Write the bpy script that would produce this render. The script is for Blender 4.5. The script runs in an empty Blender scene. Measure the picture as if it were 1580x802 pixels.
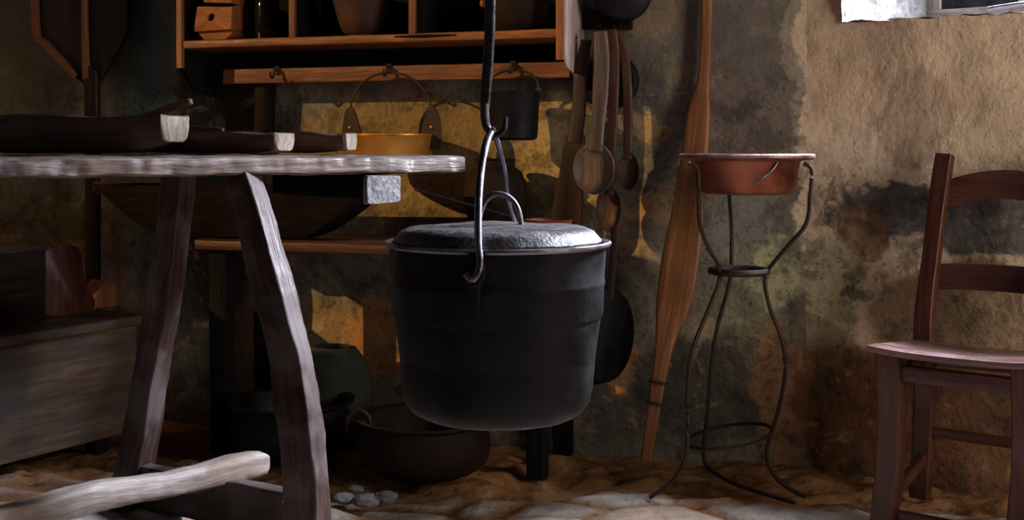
import bpy, bmesh, math, random
from mathutils import Vector, Matrix, noise
PI = math.pi
rnd = random.Random(7)
S = bpy.context.scene
C = S.collection
V = Vector

# ---------------------------------------------------------------- camera, world, lights, exposure
F, CX, HY, EYE = 1900.0, 790.0, 230.0, 0.86
cam_d = bpy.data.cameras.new('camera'); cam = bpy.data.objects.new('camera', cam_d); C.objects.link(cam)
cam_d.sensor_width = 36; cam_d.lens = 36 * F / 1580; cam_d.shift_y = -(401 - HY) / 1580
cam_d.clip_start = .05
cam.location = (0, 0, EYE); cam.rotation_euler = (PI/2, 0, 0); S.camera = cam

S.view_settings.view_transform = 'Standard'; S.view_settings.look = 'None'
S.view_settings.gamma = 1; S.view_settings.use_curve_mapping = False
S.view_settings.exposure = -0.08
S.cycles.use_denoising = True
S.cycles.max_bounces = 6; S.cycles.diffuse_bounces = 2
S.cycles.sample_clamp_indirect = 4

w = bpy.data.worlds.new('sky'); S.world = w; w.use_nodes = True
w.node_tree.nodes['Background'].inputs[0].default_value = (.55, .7, 1, 1)
w.node_tree.nodes['Background'].inputs[1].default_value = .5

# back wall line: through BW0 along BU, room side BN ; right wall: from RW0 along RU, room side RN
A18 = math.radians(18); A32 = math.radians(32)
BW0 = V((.46, 3.46)); BU = V((math.cos(A18), -math.sin(A18))); BN = V((-math.sin(A18), -math.cos(A18)))
sc_ = .358; RW0 = BW0 + BU * sc_; RU = V((math.cos(A32), -math.sin(A32))); RN = V((-math.sin(A32), -math.cos(A32)))

SUN_AZ, SUN_EL = math.radians(50), math.radians(22)
hd = (-BU) * math.sin(SUN_AZ) + BN * math.cos(SUN_AZ)
SUN_DIR = V((hd.x * math.cos(SUN_EL), hd.y * math.cos(SUN_EL), math.sin(SUN_EL)))   # towards the sun
ld = bpy.data.lights.new('sun', 'SUN'); ld.energy = 2.5; ld.angle = math.radians(.5); ld.color = (1, .62, .24)
lo = bpy.data.objects.new('sun', ld); C.objects.link(lo); lo.rotation_euler = SUN_DIR.to_track_quat('Z', 'Y').to_euler()
lo.location = SUN_DIR * 8

def area(name, loc, target, sx, sy, energy, col, spread=PI):
    d = bpy.data.lights.new(name, 'AREA'); d.shape = 'RECTANGLE'; d.size = sx; d.size_y = sy
    d.energy = energy; d.color = col; d.spread = spread
    o = bpy.data.objects.new(name, d); C.objects.link(o); o.location = loc
    o.rotation_euler = (V(loc) - V(target)).to_track_quat('Z', 'Y').to_euler()
    return o
WCS = (.10, .86)      # window span along the right wall
WC = RW0 + RU * .57 - RN * .40
area('window_daylight', (WC.x, WC.y, 1.76), (-.1, 2.3, .5), .48, .45, 120, (.80, .84, 1.0), math.radians(100))
area('doorway_daylight', (2.6, .9, 1.35), (1.6, 3.0, 1.15), .9, 1.7, 26, (1, .88, .76), math.radians(118))
area('left_warm_glow', (-2.4, 3.75, .95), (-1.2, 3.95, .8), .3, .8, 1.0, (1, .36, .10))  # warm lamp added off left to graze left-facing edges

# ---------------------------------------------------------------- pixel helpers (frame 1580 x 802)
def G(px, py, Y): return V(((px - CX) / F * Y, Y, EYE + (HY - py) / F * Y))
def onwall(P0, U, N, px, py, o=0.0):
    q = P0 + N * o; k = (px - CX) / F
    s = (k * q.y - q.x) / (U.x - k * U.y)
    p = q + U * s
    return V((p.x, p.y, EYE + (HY - py) / F * p.y))
def W(px, py, o=0.0): return onwall(BW0, BU, BN, px, py, o)
def R(px, py, o=0.0): return onwall(RW0, RU, RN, px, py, o)
BU3, BN3 = V((BU.x, BU.y, 0)), V((BN.x, BN.y, 0))
RU3, RN3 = V((RU.x, RU.y, 0)), V((RN.x, RN.y, 0))
Z = V((0, 0, 1))

# ---------------------------------------------------------------- materials
def newmat(name):
    m = bpy.data.materials.new(name); m.use_nodes = True
    nt = m.node_tree; b = nt.nodes['Principled BSDF']
    return m, nt, b
def nd(nt, t, **k):
    n = nt.nodes.new(t)
    for a, v in k.items():
        if a.startswith('i_'): n.inputs[int(a[2:])].default_value = v
        else: setattr(n, a, v)
    return n
def ramp(nt, fac, stops):
    r = nt.nodes.new('ShaderNodeValToRGB'); e = r.color_ramp.elements
    while len(e) < len(stops): e.new(.5)
    for x, (p, c) in zip(e, stops): x.position = p; x.color = (*c, 1)
    nt.links.new(fac, r.inputs[0]); return r.outputs[0]
def noi(nt, vec, scale, detail=4, rough=.55, dist=0):
    n = nt.nodes.new('ShaderNodeTexNoise'); n.inputs['Scale'].default_value = scale
    n.inputs['Detail'].default_value = detail; n.inputs['Roughness'].default_value = rough
    n.inputs['Distortion'].default_value = dist
    nt.links.new(vec, n.inputs['Vector']); return n.outputs['Fac']
def bump(nt, b, h, strength, dist=.01, prev=None):
    n = nt.nodes.new('ShaderNodeBump'); n.inputs['Strength'].default_value = strength
    n.inputs['Distance'].default_value = dist; nt.links.new(h, n.inputs['Height'])
    if prev: nt.links.new(prev, n.inputs['Normal'])
    nt.links.new(n.outputs[0], b.inputs['Normal']); return n.outputs[0]
def mixc(nt, fac, a, b, mode='MIX'):
    n = nt.nodes.new('ShaderNodeMix'); n.data_type = 'RGBA'; n.blend_type = mode
    for s, v in ((0, fac), (6, a), (7, b)):
        if isinstance(v, (int, float)): n.inputs[s].default_value = v
        elif isinstance(v, tuple): n.inputs[s].default_value = (*v, 1)
        else: nt.links.new(v, n.inputs[s])
    return n.outputs[2]
def mathn(nt, op, a, b=None):
    n = nt.nodes.new('ShaderNodeMath'); n.operation = op
    for i, v in enumerate((a, b)):
        if v is None: continue
        if isinstance(v, (int, float)): n.inputs[i].default_value = v
        else: nt.links.new(v, n.inputs[i])
    return n.outputs[0]
def mapr(nt, v, a, b, c=0, d=1):
    n = nt.nodes.new('ShaderNodeMapRange'); n.interpolation_type = 'SMOOTHSTEP'
    nt.links.new(v, n.inputs[0])
    for i, x in enumerate((a, b, c, d)): n.inputs[i+1].default_value = x
    return n.outputs[0]

def wood(name, dark, light, rough=.6, bmp=.5, spec=.4, sx=2.5, sr=28, wear=None, wamt=.5):
    """grain runs along the first component of the 'gc' attribute"""
    m, nt, b = newmat(name)
    at = nd(nt, 'ShaderNodeAttribute', attribute_name='gc')
    mp = nd(nt, 'ShaderNodeMapping'); mp.inputs['Scale'].default_value = (sx, sr, sr)
    nt.links.new(at.outputs['Vector'], mp.inputs[0])
    g = noi(nt, mp.outputs[0], 1.0, 6, .6, .6)
    mp2 = nd(nt, 'ShaderNodeMapping'); mp2.inputs['Scale'].default_value = (sx*3, sr*4, sr*4)
    nt.links.new(at.outputs['Vector'], mp2.inputs[0])
    f = noi(nt, mp2.outputs[0], 1.0, 3, .6)
    big = noi(nt, at.outputs['Vector'], 7, 4)
    col = ramp(nt, g, [(.32, dark), (.68, light)])
    col = mixc(nt, mapr(nt, f, .35, .65, 0, .55), col, tuple(x*.45 for x in dark))
    if wear: col = mixc(nt, mapr(nt, big, .45, .62, 0, wamt), col, wear)
    nt.links.new(col, b.inputs['Base Color'])
    b.inputs['Specular IOR Level'].default_value = spec
    nt.links.new(mapr(nt, big, .3, .7, rough-.12, rough+.15), b.inputs['Roughness'])
    n1 = bump(nt, b, g, bmp, .006); n2 = bump(nt, b, f, bmp*.7, .003, n1)
    bump(nt, b, big, bmp*.5, .01, n2)
    return m
def pos(nt): return nd(nt, 'ShaderNodeNewGeometry').outputs['Position']
def metal(name, c1, c2, rough, metallic, bmp=.25, sc=14, spec=.5, dust=None):
    m, nt, b = newmat(name)
    P = pos(nt); n = noi(nt, P, sc, 6, .62); n2 = noi(nt, P, sc*6, 4, .6)
    col = ramp(nt, n, [(.35, c1), (.66, c2)])
    if dust: col = mixc(nt, mapr(nt, n2, .42, .62, 0, .8), col, dust)
    nt.links.new(col, b.inputs['Base Color'])
    b.inputs['Metallic'].default_value = metallic; b.inputs['Specular IOR Level'].default_value = spec
    nt.links.new(mapr(nt, n, .3, .7, rough-.1, rough+.14), b.inputs['Roughness'])
    bump(nt, b, n2, bmp*.6, .004, bump(nt, b, n, bmp, .008))
    return m
def wallmat(name, base_stops, blobs, warp=.22, bs=.5, calm=None):
    m, nt, b = newmat(name)
    P = pos(nt)
    nv = nd(nt, 'ShaderNodeTexNoise'); nv.inputs['Scale'].default_value = 4.5; nv.inputs['Detail'].default_value = 10; nv.inputs['Roughness'].default_value = .68
    nt.links.new(P, nv.inputs['Vector'])
    off = nd(nt, 'ShaderNodeVectorMath', operation='SUBTRACT'); nt.links.new(nv.outputs['Color'], off.inputs[0]); off.inputs[1].default_value = (.5, .5, .5)
    scl = nd(nt, 'ShaderNodeVectorMath', operation='SCALE'); nt.links.new(off.outputs[0], scl.inputs[0]); scl.inputs['Scale'].default_value = warp
    ad = nd(nt, 'ShaderNodeVectorMath', operation='ADD'); nt.links.new(P, ad.inputs[0]); nt.links.new(scl.outputs[0], ad.inputs[1])
    PW = ad.outputs[0]
    big = noi(nt, P, 2.6, 7, .6, .4)
    col = ramp(nt, big, base_stops)
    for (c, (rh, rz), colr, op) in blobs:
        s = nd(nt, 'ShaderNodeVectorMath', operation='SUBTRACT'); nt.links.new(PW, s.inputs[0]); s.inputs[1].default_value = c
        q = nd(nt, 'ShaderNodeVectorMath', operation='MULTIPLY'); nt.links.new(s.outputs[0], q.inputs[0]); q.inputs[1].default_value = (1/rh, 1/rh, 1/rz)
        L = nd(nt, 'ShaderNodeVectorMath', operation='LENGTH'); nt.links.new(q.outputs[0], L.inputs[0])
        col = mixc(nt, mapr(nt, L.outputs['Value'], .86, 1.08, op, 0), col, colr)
    mid = noi(nt, P, 14, 6, .62); fine = noi(nt, P, 60, 5, .65)
    pat = noi(nt, P, 7, 8, .7, .8); col0 = col
    col = mixc(nt, mapr(nt, pat, .53, .60, 0, .5), col, (.07, .055, .042))
    col = mixc(nt, mapr(nt, pat, .38, .43, .45, 0), col, (.50, .34, .20))
    col = mixc(nt, mapr(nt, mid, .50, .66, 0, .55), col, (.045, .036, .028))
    col = mixc(nt, mapr(nt, mid, .32, .42, .35, 0), col, (.52, .40, .25))
    col = mixc(nt, mapr(nt, fine, .54, .68, 0, .55), col, (.03, .025, .02))
    col = mixc(nt, mapr(nt, fine, .26, .38, .5, 0), col, (.55, .44, .30))
    if calm:      # upper zone fades the mottling, painting in the window haze
        sx_ = nd(nt, 'ShaderNodeSeparateXYZ'); nt.links.new(PW, sx_.inputs[0])
        col = mixc(nt, mapr(nt, sx_.outputs[2], calm[0], calm[1], 0, .72), col, col0)
    nt.links.new(col, b.inputs['Base Color'])
    b.inputs['Roughness'].default_value = .85; b.inputs['Specular IOR Level'].default_value = .2
    n1 = bump(nt, b, big, bs, .05); n2 = bump(nt, b, mid, bs, .02, n1); bump(nt, b, fine, bs*.9, .006, n2)
    return m

def pxw(r, Y=3.5): return r / F * Y
TAN, GREY, DK, GRN, RUST, SUN_PATCH = (.72, .55, .38), (.12, .11, .10), (.04, .04, .042), (.48, .44, .26), (.20, .07, .026), (.30, .2, .085)
BLUEG = (.085, .088, .095)
def bl(fn, px, py, rx, ry, col, op=.85, Y=3.4):
    return (tuple(fn(px, py)), (pxw(rx, Y), pxw(ry, Y)), col, op)
M = {}
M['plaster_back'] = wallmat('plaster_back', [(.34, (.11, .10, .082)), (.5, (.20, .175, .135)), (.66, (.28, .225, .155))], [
    bl(W, 335, 250, 75, 260, (.03, .03, .028), .85, 4), bl(W, 640, 250, 240, 110, SUN_PATCH, .85, 3.7), bl(W, 470, 520, 120, 70, SUN_PATCH, .7, 3.8), bl(W, 590, 520, 60, 60, (.42, .2, .07), .8, 3.7),  # dark blob paints the wall's shade; golden blobs paint the sun patches
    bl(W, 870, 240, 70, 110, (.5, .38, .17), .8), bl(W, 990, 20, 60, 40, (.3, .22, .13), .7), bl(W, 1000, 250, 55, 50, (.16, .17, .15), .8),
    bl(W, 1000, 330, 40, 26, (.5, .33, .16), .8), bl(W, 1000, 195, 40, 20, (.4, .27, .14), .8), bl(W, 955, 555, 40, 50, (.5, .24, .09), .8),  # warm blobs in these rows are sunlight painted into the plaster
    bl(W, 1130, 130, 85, 170, (.15, .13, .115), .75), bl(W, 1228, 60, 18, 200, (.36, .30, .23), .7), bl(W, 1140, 350, 60, 90, (.24, .23, .19), .8),
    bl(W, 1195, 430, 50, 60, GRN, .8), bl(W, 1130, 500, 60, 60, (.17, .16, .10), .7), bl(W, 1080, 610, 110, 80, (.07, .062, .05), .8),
    bl(W, 1205, 610, 38, 110, (.36, .18, .08), .8), bl(W, 100, 340, 60, 40, (.16, .15, .06), .7, 4), bl(W, 35, 110, 40, 70, (.2, .14, .05), .6, 4),
    bl(W, 215, 120, 60, 150, (.13, .17, .14), .85, 4), bl(W, 30, 150, 110, 300, (.15, .165, .11), .85, 4), bl(W, 150, 330, 120, 60, (.22, .21, .11), .7, 4), bl(W, 1262, 150, 32, 330, TAN, .8), bl(W, 1262, 610, 34, 130, RUST, .8)], calm=(1.0, 1.15))
M['plaster_right'] = wallmat('plaster_right', [(.34, (.56, .41, .28)), (.5, TAN), (.66, (.80, .65, .48))], [
    bl(R, 1260, 430, 90, 70, GRN, .8, 3.1), bl(R, 1480, 500, 160, 100, (.24, .15, .075), .85, 3.1), bl(R, 1250, 520, 70, 40, (.25, .20, .11), .7, 3.1),
    bl(R, 1440, 670, 280, 135, RUST, .92, 3.1), bl(R, 1280, 610, 90, 100, (.2, .085, .035), .8, 3.1),
    bl(R, 1380, 320, 95, 42, BLUEG, .9, 3.1), bl(R, 1540, 350, 110, 62, BLUEG, .9, 2.9), bl(R, 1330, 350, 40, 45, (.26, .14, .07), .8, 3.1),
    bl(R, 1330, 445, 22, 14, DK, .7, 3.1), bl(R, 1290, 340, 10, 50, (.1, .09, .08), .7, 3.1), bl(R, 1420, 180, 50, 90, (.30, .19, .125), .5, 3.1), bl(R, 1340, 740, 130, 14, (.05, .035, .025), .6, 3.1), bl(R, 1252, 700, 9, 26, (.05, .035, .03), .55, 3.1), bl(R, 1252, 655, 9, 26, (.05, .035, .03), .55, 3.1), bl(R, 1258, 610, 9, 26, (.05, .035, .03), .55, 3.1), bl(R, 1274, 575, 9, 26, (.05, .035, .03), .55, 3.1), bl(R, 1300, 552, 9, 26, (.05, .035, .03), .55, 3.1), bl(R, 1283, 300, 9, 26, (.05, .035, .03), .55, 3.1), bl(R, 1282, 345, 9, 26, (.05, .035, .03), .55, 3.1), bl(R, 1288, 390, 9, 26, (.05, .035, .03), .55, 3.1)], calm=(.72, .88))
M['jamb'] = wallmat('whitewashed_jamb', [(.34, (.16, .155, .15)), (.5, (.24, .235, .23)), (.66, (.30, .29, .28))], [])
M['greywall'] = wallmat('outer_grey_wall', [(.34, (.16, .165, .17)), (.66, (.30, .30, .30))], [])
M['plaster_dark'] = wallmat('plaster_room', [(.34, (.05, .045, .035)), (.66, (.09, .08, .06))], [])

M['table'] = wood('weathered_table_wood', (.07, .05, .047), (.40, .34, .32), .32, 1.0, .6, 5, 34, (.16, .09, .05), .75)
M['endgrain'] = wood('grey_end_grain', (.16, .16, .17), (.38, .38, .40), .6, 1.0, .4, 22, 22)
M['leg'] = wood('dark_leg_wood', (.035, .016, .012), (.10, .06, .05), .5, .9, .3, 3, 30, (.26, .23, .23), .3)
M['log'] = wood('driftwood_grey', (.22, .18, .15), (.68, .60, .55), .6, 1.0, .35, 3, 20, (.26, .17, .11), .6)
M['shelf'] = wood('orange_pine', (.20, .065, .02), (.40, .155, .05), .45, .4, .5, 2.5, 26)
M['benchwood'] = wood('red_brown_bench_wood', (.05, .014, .008), (.11, .033, .016), .5, .4, .45)
M['rail'] = wood('rail_wood', (.14, .045, .016), (.27, .10, .035), .5, .4, .4)
M['darkwood'] = wood('sooty_wood', (.014, .009, .007), (.035, .02, .014), .8, .5, .05)
M['shade_black'] = wood('shade_black_wood', (.008, .008, .009), (.016, .014, .013), .9, .3, .05)  # near-black stands in for shade inside the shelf and beside the batten
M['chair'] = wood('red_brown_chair_wood', (.055, .014, .009), (.12, .034, .02), .42, .4, .5, 2.5, 30)
M['seat'] = wood('polished_seat_wood', (.13, .06, .055), (.30, .18, .16), .26, .3, .7, 2.5, 24)
M['pole'] = wood('tan_paddle_wood', (.20, .075, .026), (.40, .17, .06), .5, .4, .4, 2, 26)
M['spoon'] = wood('spoon_wood', (.13, .085, .065), (.24, .165, .13), .5, .4, .4, 2.5, 40)
M['spoon2'] = wood('dark_spoon_wood', (.07, .03, .017), (.15, .07, .036), .5, .4, .4, 2.5, 40)
M['peel'] = wood('peel_wood', (.02, .009, .007), (.05, .02, .013), .55, .4, .35)
M['warmlit'] = wood('warm_lit_wood', (.2, .07, .025), (.36, .13, .05), .5, .4, .35)  # lit copy of the dark wood: warm side light painted in
M['chest'] = wood('chest_wood', (.085, .053, .034), (.18, .118, .076), .7, .6, .3, 2, 14, (.07, .06, .06), .6)
M['trough'] = wood('trough_wood', (.03, .014, .009), (.085, .04, .024), .5, .5, .4, 2, 18)
M['dough'] = wood('black_brown_trough_wood', (.008, .005, .004), (.02, .011, .010), .85, .3, .06)
M['troughend'] = wood('pale_end_wood', (.17, .13, .095), (.34, .28, .21), .7, .7, .3, 20, 40)
M['palepanel'] = wood('pale_side_panel', (.42, .33, .30), (.6, .5, .46), .55, .3, .4)
M['iron'] = metal('black_cast_iron', (.003, .003, .0035), (.010, .010, .011), .52, 0, .3, 12, .15)
M['ironrim'] = metal('worn_iron', (.12, .11, .13), (.24, .22, .25), .34, .9, .2, 20)
M['hookiron'] = metal('dark_forged_iron', (.03, .028, .032), (.07, .065, .075), .3, .8, .15, 20)
M['lid'] = metal('dusty_iron_lid', (.02, .02, .023), (.05, .05, .055), .45, .2, .7, 20, .5, (.13, .12, .115))
M['rust'] = metal('rusty_iron', (.02, .012, .010), (.05, .028, .02), .6, .4, .4, 40)
M['copper'] = metal('aged_copper', (.14, .036, .02), (.36, .12, .068), .36, .7, .15, 9)
M['copperrim'] = metal('worn_copper_rim', (.30, .15, .12), (.5, .3, .27), .35, .8, .15, 16)
M['brass'] = metal('golden_brass', (.55, .22, .035), (.78, .38, .08), .35, .55, .1, 8)
M['clay'] = metal('terracotta', (.03, .010, .007), (.085, .025, .013), .75, 0, .2, 12)
M['redmetal'] = metal('red_brown_enamel', (.16, .035, .018), (.30, .075, .035), .4, .2, .2, 12)
M['jar'] = metal('brown_glazed_jar', (.010, .006, .005), (.024, .012, .008), .7, 0, .2, 12, .15)
M['greystone'] = metal('grey_stoneware', (.02, .022, .017), (.05, .052, .04), .8, 0, .3, 9, .15)
M['saltwood'] = wood('orange_saltbox_wood', (.26, .075, .02), (.46, .15, .045), .6, .4, .3)

m, nt, b = newmat('bottle_glass'); b.inputs['Base Color'].default_value = (.006, .008, .006, 1); b.inputs['Roughness'].default_value = .12
b.inputs['Transmission Weight'].default_value = .15
P_ = pos(nt); bump(nt, b, noi(nt, P_, 20), .1, .002); M['glass'] = m

m, nt, b = newmat('floor_stone_and_earth')
P = pos(nt); at = nd(nt, 'ShaderNodeAttribute', attribute_name='stone'); sm_ = at.outputs['Fac']
tone = nd(nt, 'ShaderNodeAttribute', attribute_name='tone').outputs['Fac']
big = noi(nt, P, 4, 6, .6, .5); mid = noi(nt, P, 18, 6, .62); fin = noi(nt, P, 70, 4, .6)
earth = ramp(nt, big, [(.3, (.12, .055, .025)), (.5, (.34, .165, .068)), (.7, (.46, .27, .13))])
earth = mixc(nt, mapr(nt, mid, .52, .66, 0, .75), earth, (.07, .04, .025))
stone = ramp(nt, mid, [(.3, (.30, .25, .21)), (.7, (.58, .52, .47))])
stone = mixc(nt, mapr(nt, tone, .55, .9, 0, .5), stone, (.36, .22, .12))
stone = mixc(nt, mapr(nt, fin, .55, .75, 0, .6), stone, (.09, .07, .06))
col = mixc(nt, sm_, earth, stone)
nt.links.new(col, b.inputs['Base Color']); b.inputs['Roughness'].default_value = .85; b.inputs['Specular IOR Level'].default_value = .2
bump(nt, b, fin, .5, .004, bump(nt, b, mid, .6, .015, bump(nt, b, big, .6, .04))); M['floor'] = m

# ---------------------------------------------------------------- mesh helpers
def bmn():
    bm = bmesh.new(); bm.verts.layers.float_vector.new('gc'); return bm
def gcl(bm): return bm.verts.layers.float_vector['gc']
def jit(p, amp, sc=9.0):
    return p + noise.noise_vector(p * sc) * amp + noise.noise_vector(p * sc * 3.3) * amp * .4
def section(kind, n):
    if kind == 'round': return [(math.cos(2*PI*i/n), math.sin(2*PI*i/n)) for i in range(n)]
    e = {'box': .22, 'soft': .5}[kind]; out = []
    for i in range(n):
        a = 2*PI*(i+.5)/n; c, s = math.cos(a), math.sin(a)
        out.append((math.copysign(abs(c)**e, c), math.copysign(abs(s)**e, s)))
    return out
def catmull(pts, k):
    if k <= 1: return pts
    n = len(pts); out = []
    for i in range(n-1):
        p0, p1, p2, p3 = pts[max(i-1, 0)], pts[i], pts[i+1], pts[min(i+2, n-1)]
        for j in range(k):
            t = j/k
            out.append(tuple(.5*((2*b_)+(c_-a_)*t+(2*a_-5*b_+4*c_-d_)*t*t+(3*b_-a_-3*c_+d_)*t**3) if not isinstance(b_, Vector)
                else (b_*2+(c_-a_)*t+(a_*2-b_*5+c_*4-d_)*t*t+(b_*3-a_-c_*3+d_)*t**3)*.5 for a_, b_, c_, d_ in zip(p0, p1, p2, p3)))
    out.append(tuple(pts[-1])); return out
def sweep(bm, pts, up=Z, kind='soft', n=16, sub=6, amp=0.0, jsc=9.0, endr=0.0):
    """pts: list of (position, width, height); width runs along up x tangent"""
    pts = catmull([(V(p), a, h) for p, a, h in pts], sub)
    L = gcl(bm); sec = section(kind, n); rings = []; run = 0; up = V(up)
    if endr:
        p0, p1 = pts[0], pts[-1]; d0 = (pts[1][0]-p0[0]).normalized(); d1 = (p1[0]-pts[-2][0]).normalized()
        pts = [(p0[0]-d0*endr, p0[1]-1.4*endr, p0[2]-1.4*endr)] + list(pts) + [(p1[0]+d1*endr, p1[1]-1.4*endr, p1[2]-1.4*endr)]
    for i, (p, wd, ht) in enumerate(pts):
        a = pts[max(i-1, 0)][0]; c = pts[min(i+1, len(pts)-1)][0]; t = (c-a).normalized()
        sd = up.cross(t)
        if sd.length < 1e-4: sd = V((1, 0, 0)).cross(t)
        sd.normalize(); uu = t.cross(sd).normalized()
        if i: run += (p-pts[i-1][0]).length
        ring = []
        for (x, y) in sec:
            q = p + sd*(x*wd/2) + uu*(y*ht/2)
            v = bm.verts.new(jit(q, amp, jsc) if amp else q); v[L] = (run + p.x*.37, x*wd/2 + p.y*.01 + p.z*.0, y*ht/2); ring.append(v)
        rings.append(ring)
    for a, c in zip(rings, rings[1:]):
        for i in range(n): bm.faces.new((a[i], a[(i+1) % n], c[(i+1) % n], c[i]))
    bm.faces.new(rings[0][::-1]); bm.faces.new(rings[-1]); return rings
def tube(bm, pts, r, n=10, sub=6, amp=0, up=Z):
    if not isinstance(r, (list, tuple)): r = [r]*len(pts)
    return sweep(bm, [(p, 2*q, 2*q) for p, q in zip(pts, r)], up, 'round', n, sub, amp)
def lathe(bm, prof, c=(0, 0, 0), n=48, axis=Z, amp=0, jsc=6, sx=1.0, sy=1.0, xax=None):
    """prof: list of (radius, height)"""
    L = gcl(bm); axis = V(axis).normalized(); c = V(c)
    x = V(xax) if xax else (V((1, 0, 0)) if abs(axis.x) < .9 else V((0, 1, 0)))
    x = (x - axis*x.dot(axis)).normalized(); y = axis.cross(x); rings = []
    for (r, h) in prof:
        if r < 1e-5:
            v = bm.verts.new(c + axis*h); v[L] = c + axis*h; rings.append([v]); continue
        ring = []
        for i in range(n):
            a = 2*PI*i/n; q = c + axis*h + x*(math.cos(a)*r*sx) + y*(math.sin(a)*r*sy)
            if amp: q = jit(q, amp, jsc)
            v = bm.verts.new(q); v[L] = q; ring.append(v)
        rings.append(ring)
    for a, b2 in zip(rings, rings[1:]):
        for i in range(n):
            j = (i+1) % n
            if len(a) == 1 and len(b2) == 1: continue
            if len(a) == 1: bm.faces.new((a[0], b2[j], b2[i]))
            elif len(b2) == 1: bm.faces.new((a[i], a[j], b2[0]))
            else: bm.faces.new((a[i], a[j], b2[j], b2[i]))
    return rings
def prism(bm, outline, nrm, th, bev=.003, along=None, amp=0):
    """outline: 3-D points in one plane (front face), thickness th away against nrm"""
    L = gcl(bm); nrm = V(nrm).normalized(); pts = [V(p) for p in outline]
    al = V(along) if along else Z
    al = (al - nrm*al.dot(nrm)).normalized(); sd = nrm.cross(al); c = sum(pts, V())/len(pts)
    layers = []
    for off, ins in ((0, bev), (-bev, 0), (-(th-bev), 0), (-th, bev)):
        ring = []
        for k, p in enumerate(pts):
            a_, b_ = pts[k-1], pts[(k+1) % len(pts)]
            q = p
            if ins:
                d = (c-p); d = d/max(d.length, 1e-6); q = p + d*ins*1.2
            q = q + nrm*off
            if amp: q = jit(q, amp)
            v = bm.verts.new(q); v[L] = (q.dot(al), q.dot(sd), q.dot(nrm)); ring.append(v)
        layers.append(ring)
    n = len(pts)
    for a, b2 in zip(layers, layers[1:]):
        for i in range(n): bm.faces.new((a[i], a[(i+1) % n], b2[(i+1) % n], b2[i]))
    bm.faces.new(layers[0][::-1]); bm.faces.new(layers[-1])
def board(bm, a, b, up, wd, th, sub=1, amp=.0, n=24, kind='box', segs=8):
    """plank from a to b, wd along up x dir, th along up"""
    a, b = V(a), V(b)
    pts = [(a.lerp(b, i/segs), wd, th) for i in range(segs+1)]
    sweep(bm, pts, up, kind, n, 1, amp)
def smoothpoly(pts, k=5):
    n = len(pts); out = []
    for i in range(n):
        p0, p1, p2, p3 = pts[i-1], pts[i], pts[(i+1) % n], pts[(i+2) % n]
        for j in range(k):
            t = j/k; out.append((p1*2+(p2-p0)*t+(p0*2-p1*5+p2*4-p3)*t*t+(p1*3-p0-p2*3+p3)*t**3)*.5)
    return out

def obj(name, bm, mat, parent=None, smooth=True, sharp=40, org=None):
    bmesh.ops.recalc_face_normals(bm, faces=bm.faces)
    base = V((0, 0, 0))
    if parent is not None: base = parent_world(parent)
    else:
        xs = [v.co for v in bm.verts]
        base = V(org) if org else V((sum(p.x for p in xs)/len(xs), sum(p.y for p in xs)/len(xs), min(p.z for p in xs)))
    for v in bm.verts: v.co -= base
    me = bpy.data.meshes.new(name); bm.to_mesh(me); bm.free()
    if smooth:
        for p in me.polygons: p.use_smooth = True
        me.set_sharp_from_angle(angle=math.radians(sharp))
    me.materials.append(mat)
    o = bpy.data.objects.new(name, me); C.objects.link(o)
    if parent is not None: o.parent = parent
    else: o.location = base
    return o
def parent_world(p):
    l = V(p.location); q = p.parent
    while q: l += q.location; q = q.parent
    return l
def thing(name, label, cat, loc, group=None):
    o = bpy.data.objects.new(name, None); C.objects.link(o); o.location = loc; o.empty_display_size = .05
    return tag(o, label, cat, group)
def tag(o, label, cat, group=None):
    o['label'] = label; o['category'] = cat
    if group: o['group'] = group
    return o
def struct(name, bm, mat, **k):
    o = obj(name, bm, mat, None, org=(0, 0, 0), **k); o['kind'] = 'structure'; return o

# ---------------------------------------------------------------- SETTING
def flag(x, y):
    """stone mask, height and tone of the flagstone floor"""
    q = V((x*3.3 + 1.7, y*4.3 + .4, 0)); q += noise.noise_vector(V((x*3, y*3, 5)))*.3
    d, _ = noise.voronoi(q, distance_metric='DISTANCE', exponent=2.5)
    e = d[1]-d[0]
    cell = noise.cell(V((math.floor(_[0].x*7), math.floor(_[0].y*7), 3)))
    return e, cell
bm = bmn(); ls = bm.verts.layers.float.new('stone'); lt = bm.verts.layers.float.new('tone')
x0, x1, y0, y1 = -2.75, 3.0, -1.6, 4.6
nx, nyc = 380, 360; grid = []
def ymap(j):
    t = j/nyc
    return y0 + (y1-y0)*(t*.25/.25 if False else (t**.55 if False else t))
ys = [y0 + (2.2-y0)*j/60 for j in range(60)] + [2.2 + (y1-2.2)*j/240 for j in range(241)]
xs_ = [x0 + (x1-x0)*i/nx for i in range(nx+1)]
for y in ys:
    row = []
    for x in xs_:
        e, cell = flag(x, y)
        edge = 3.02 + .16*noise.noise(V((x*2.2, 7, 1))) + (.18 if x < -.55 else 0) - (.1 if x > .9 else 0)
        mk = max(0, min(1, (edge - y)/.10 + .5))
        st = max(0, min(1, (e-.05)/.10))*mk
        h_st = .016*min(1, e/.22) + .006*noise.noise(V((x*9, y*9, 0)))
        f1 = noise.fractal(V((x*4.2, y*5.2, 2)), 1.0, 2.1, 5); f2 = abs(noise.noise(V((x*7, y*12, 9))))
        h_e = .028*f1 + .03*f2 - .01
        near = max(0, min(1, (y-3.35)/.2))
        h = h_st*mk + h_e*(1-mk)*(1-.4*near)
        v = bm.verts.new((x, y, h - .012)); v[gcl(bm)] = (x, y, 0); v[ls] = st; v[lt] = cell; row.append(v)
    grid.append(row)
for a, c in zip(grid, grid[1:]):
    for i in range(nx): bm.faces.new((a[i], a[i+1], c[i+1], c[i]))
struct('floor', bm, M['floor'], sharp=80)

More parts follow.
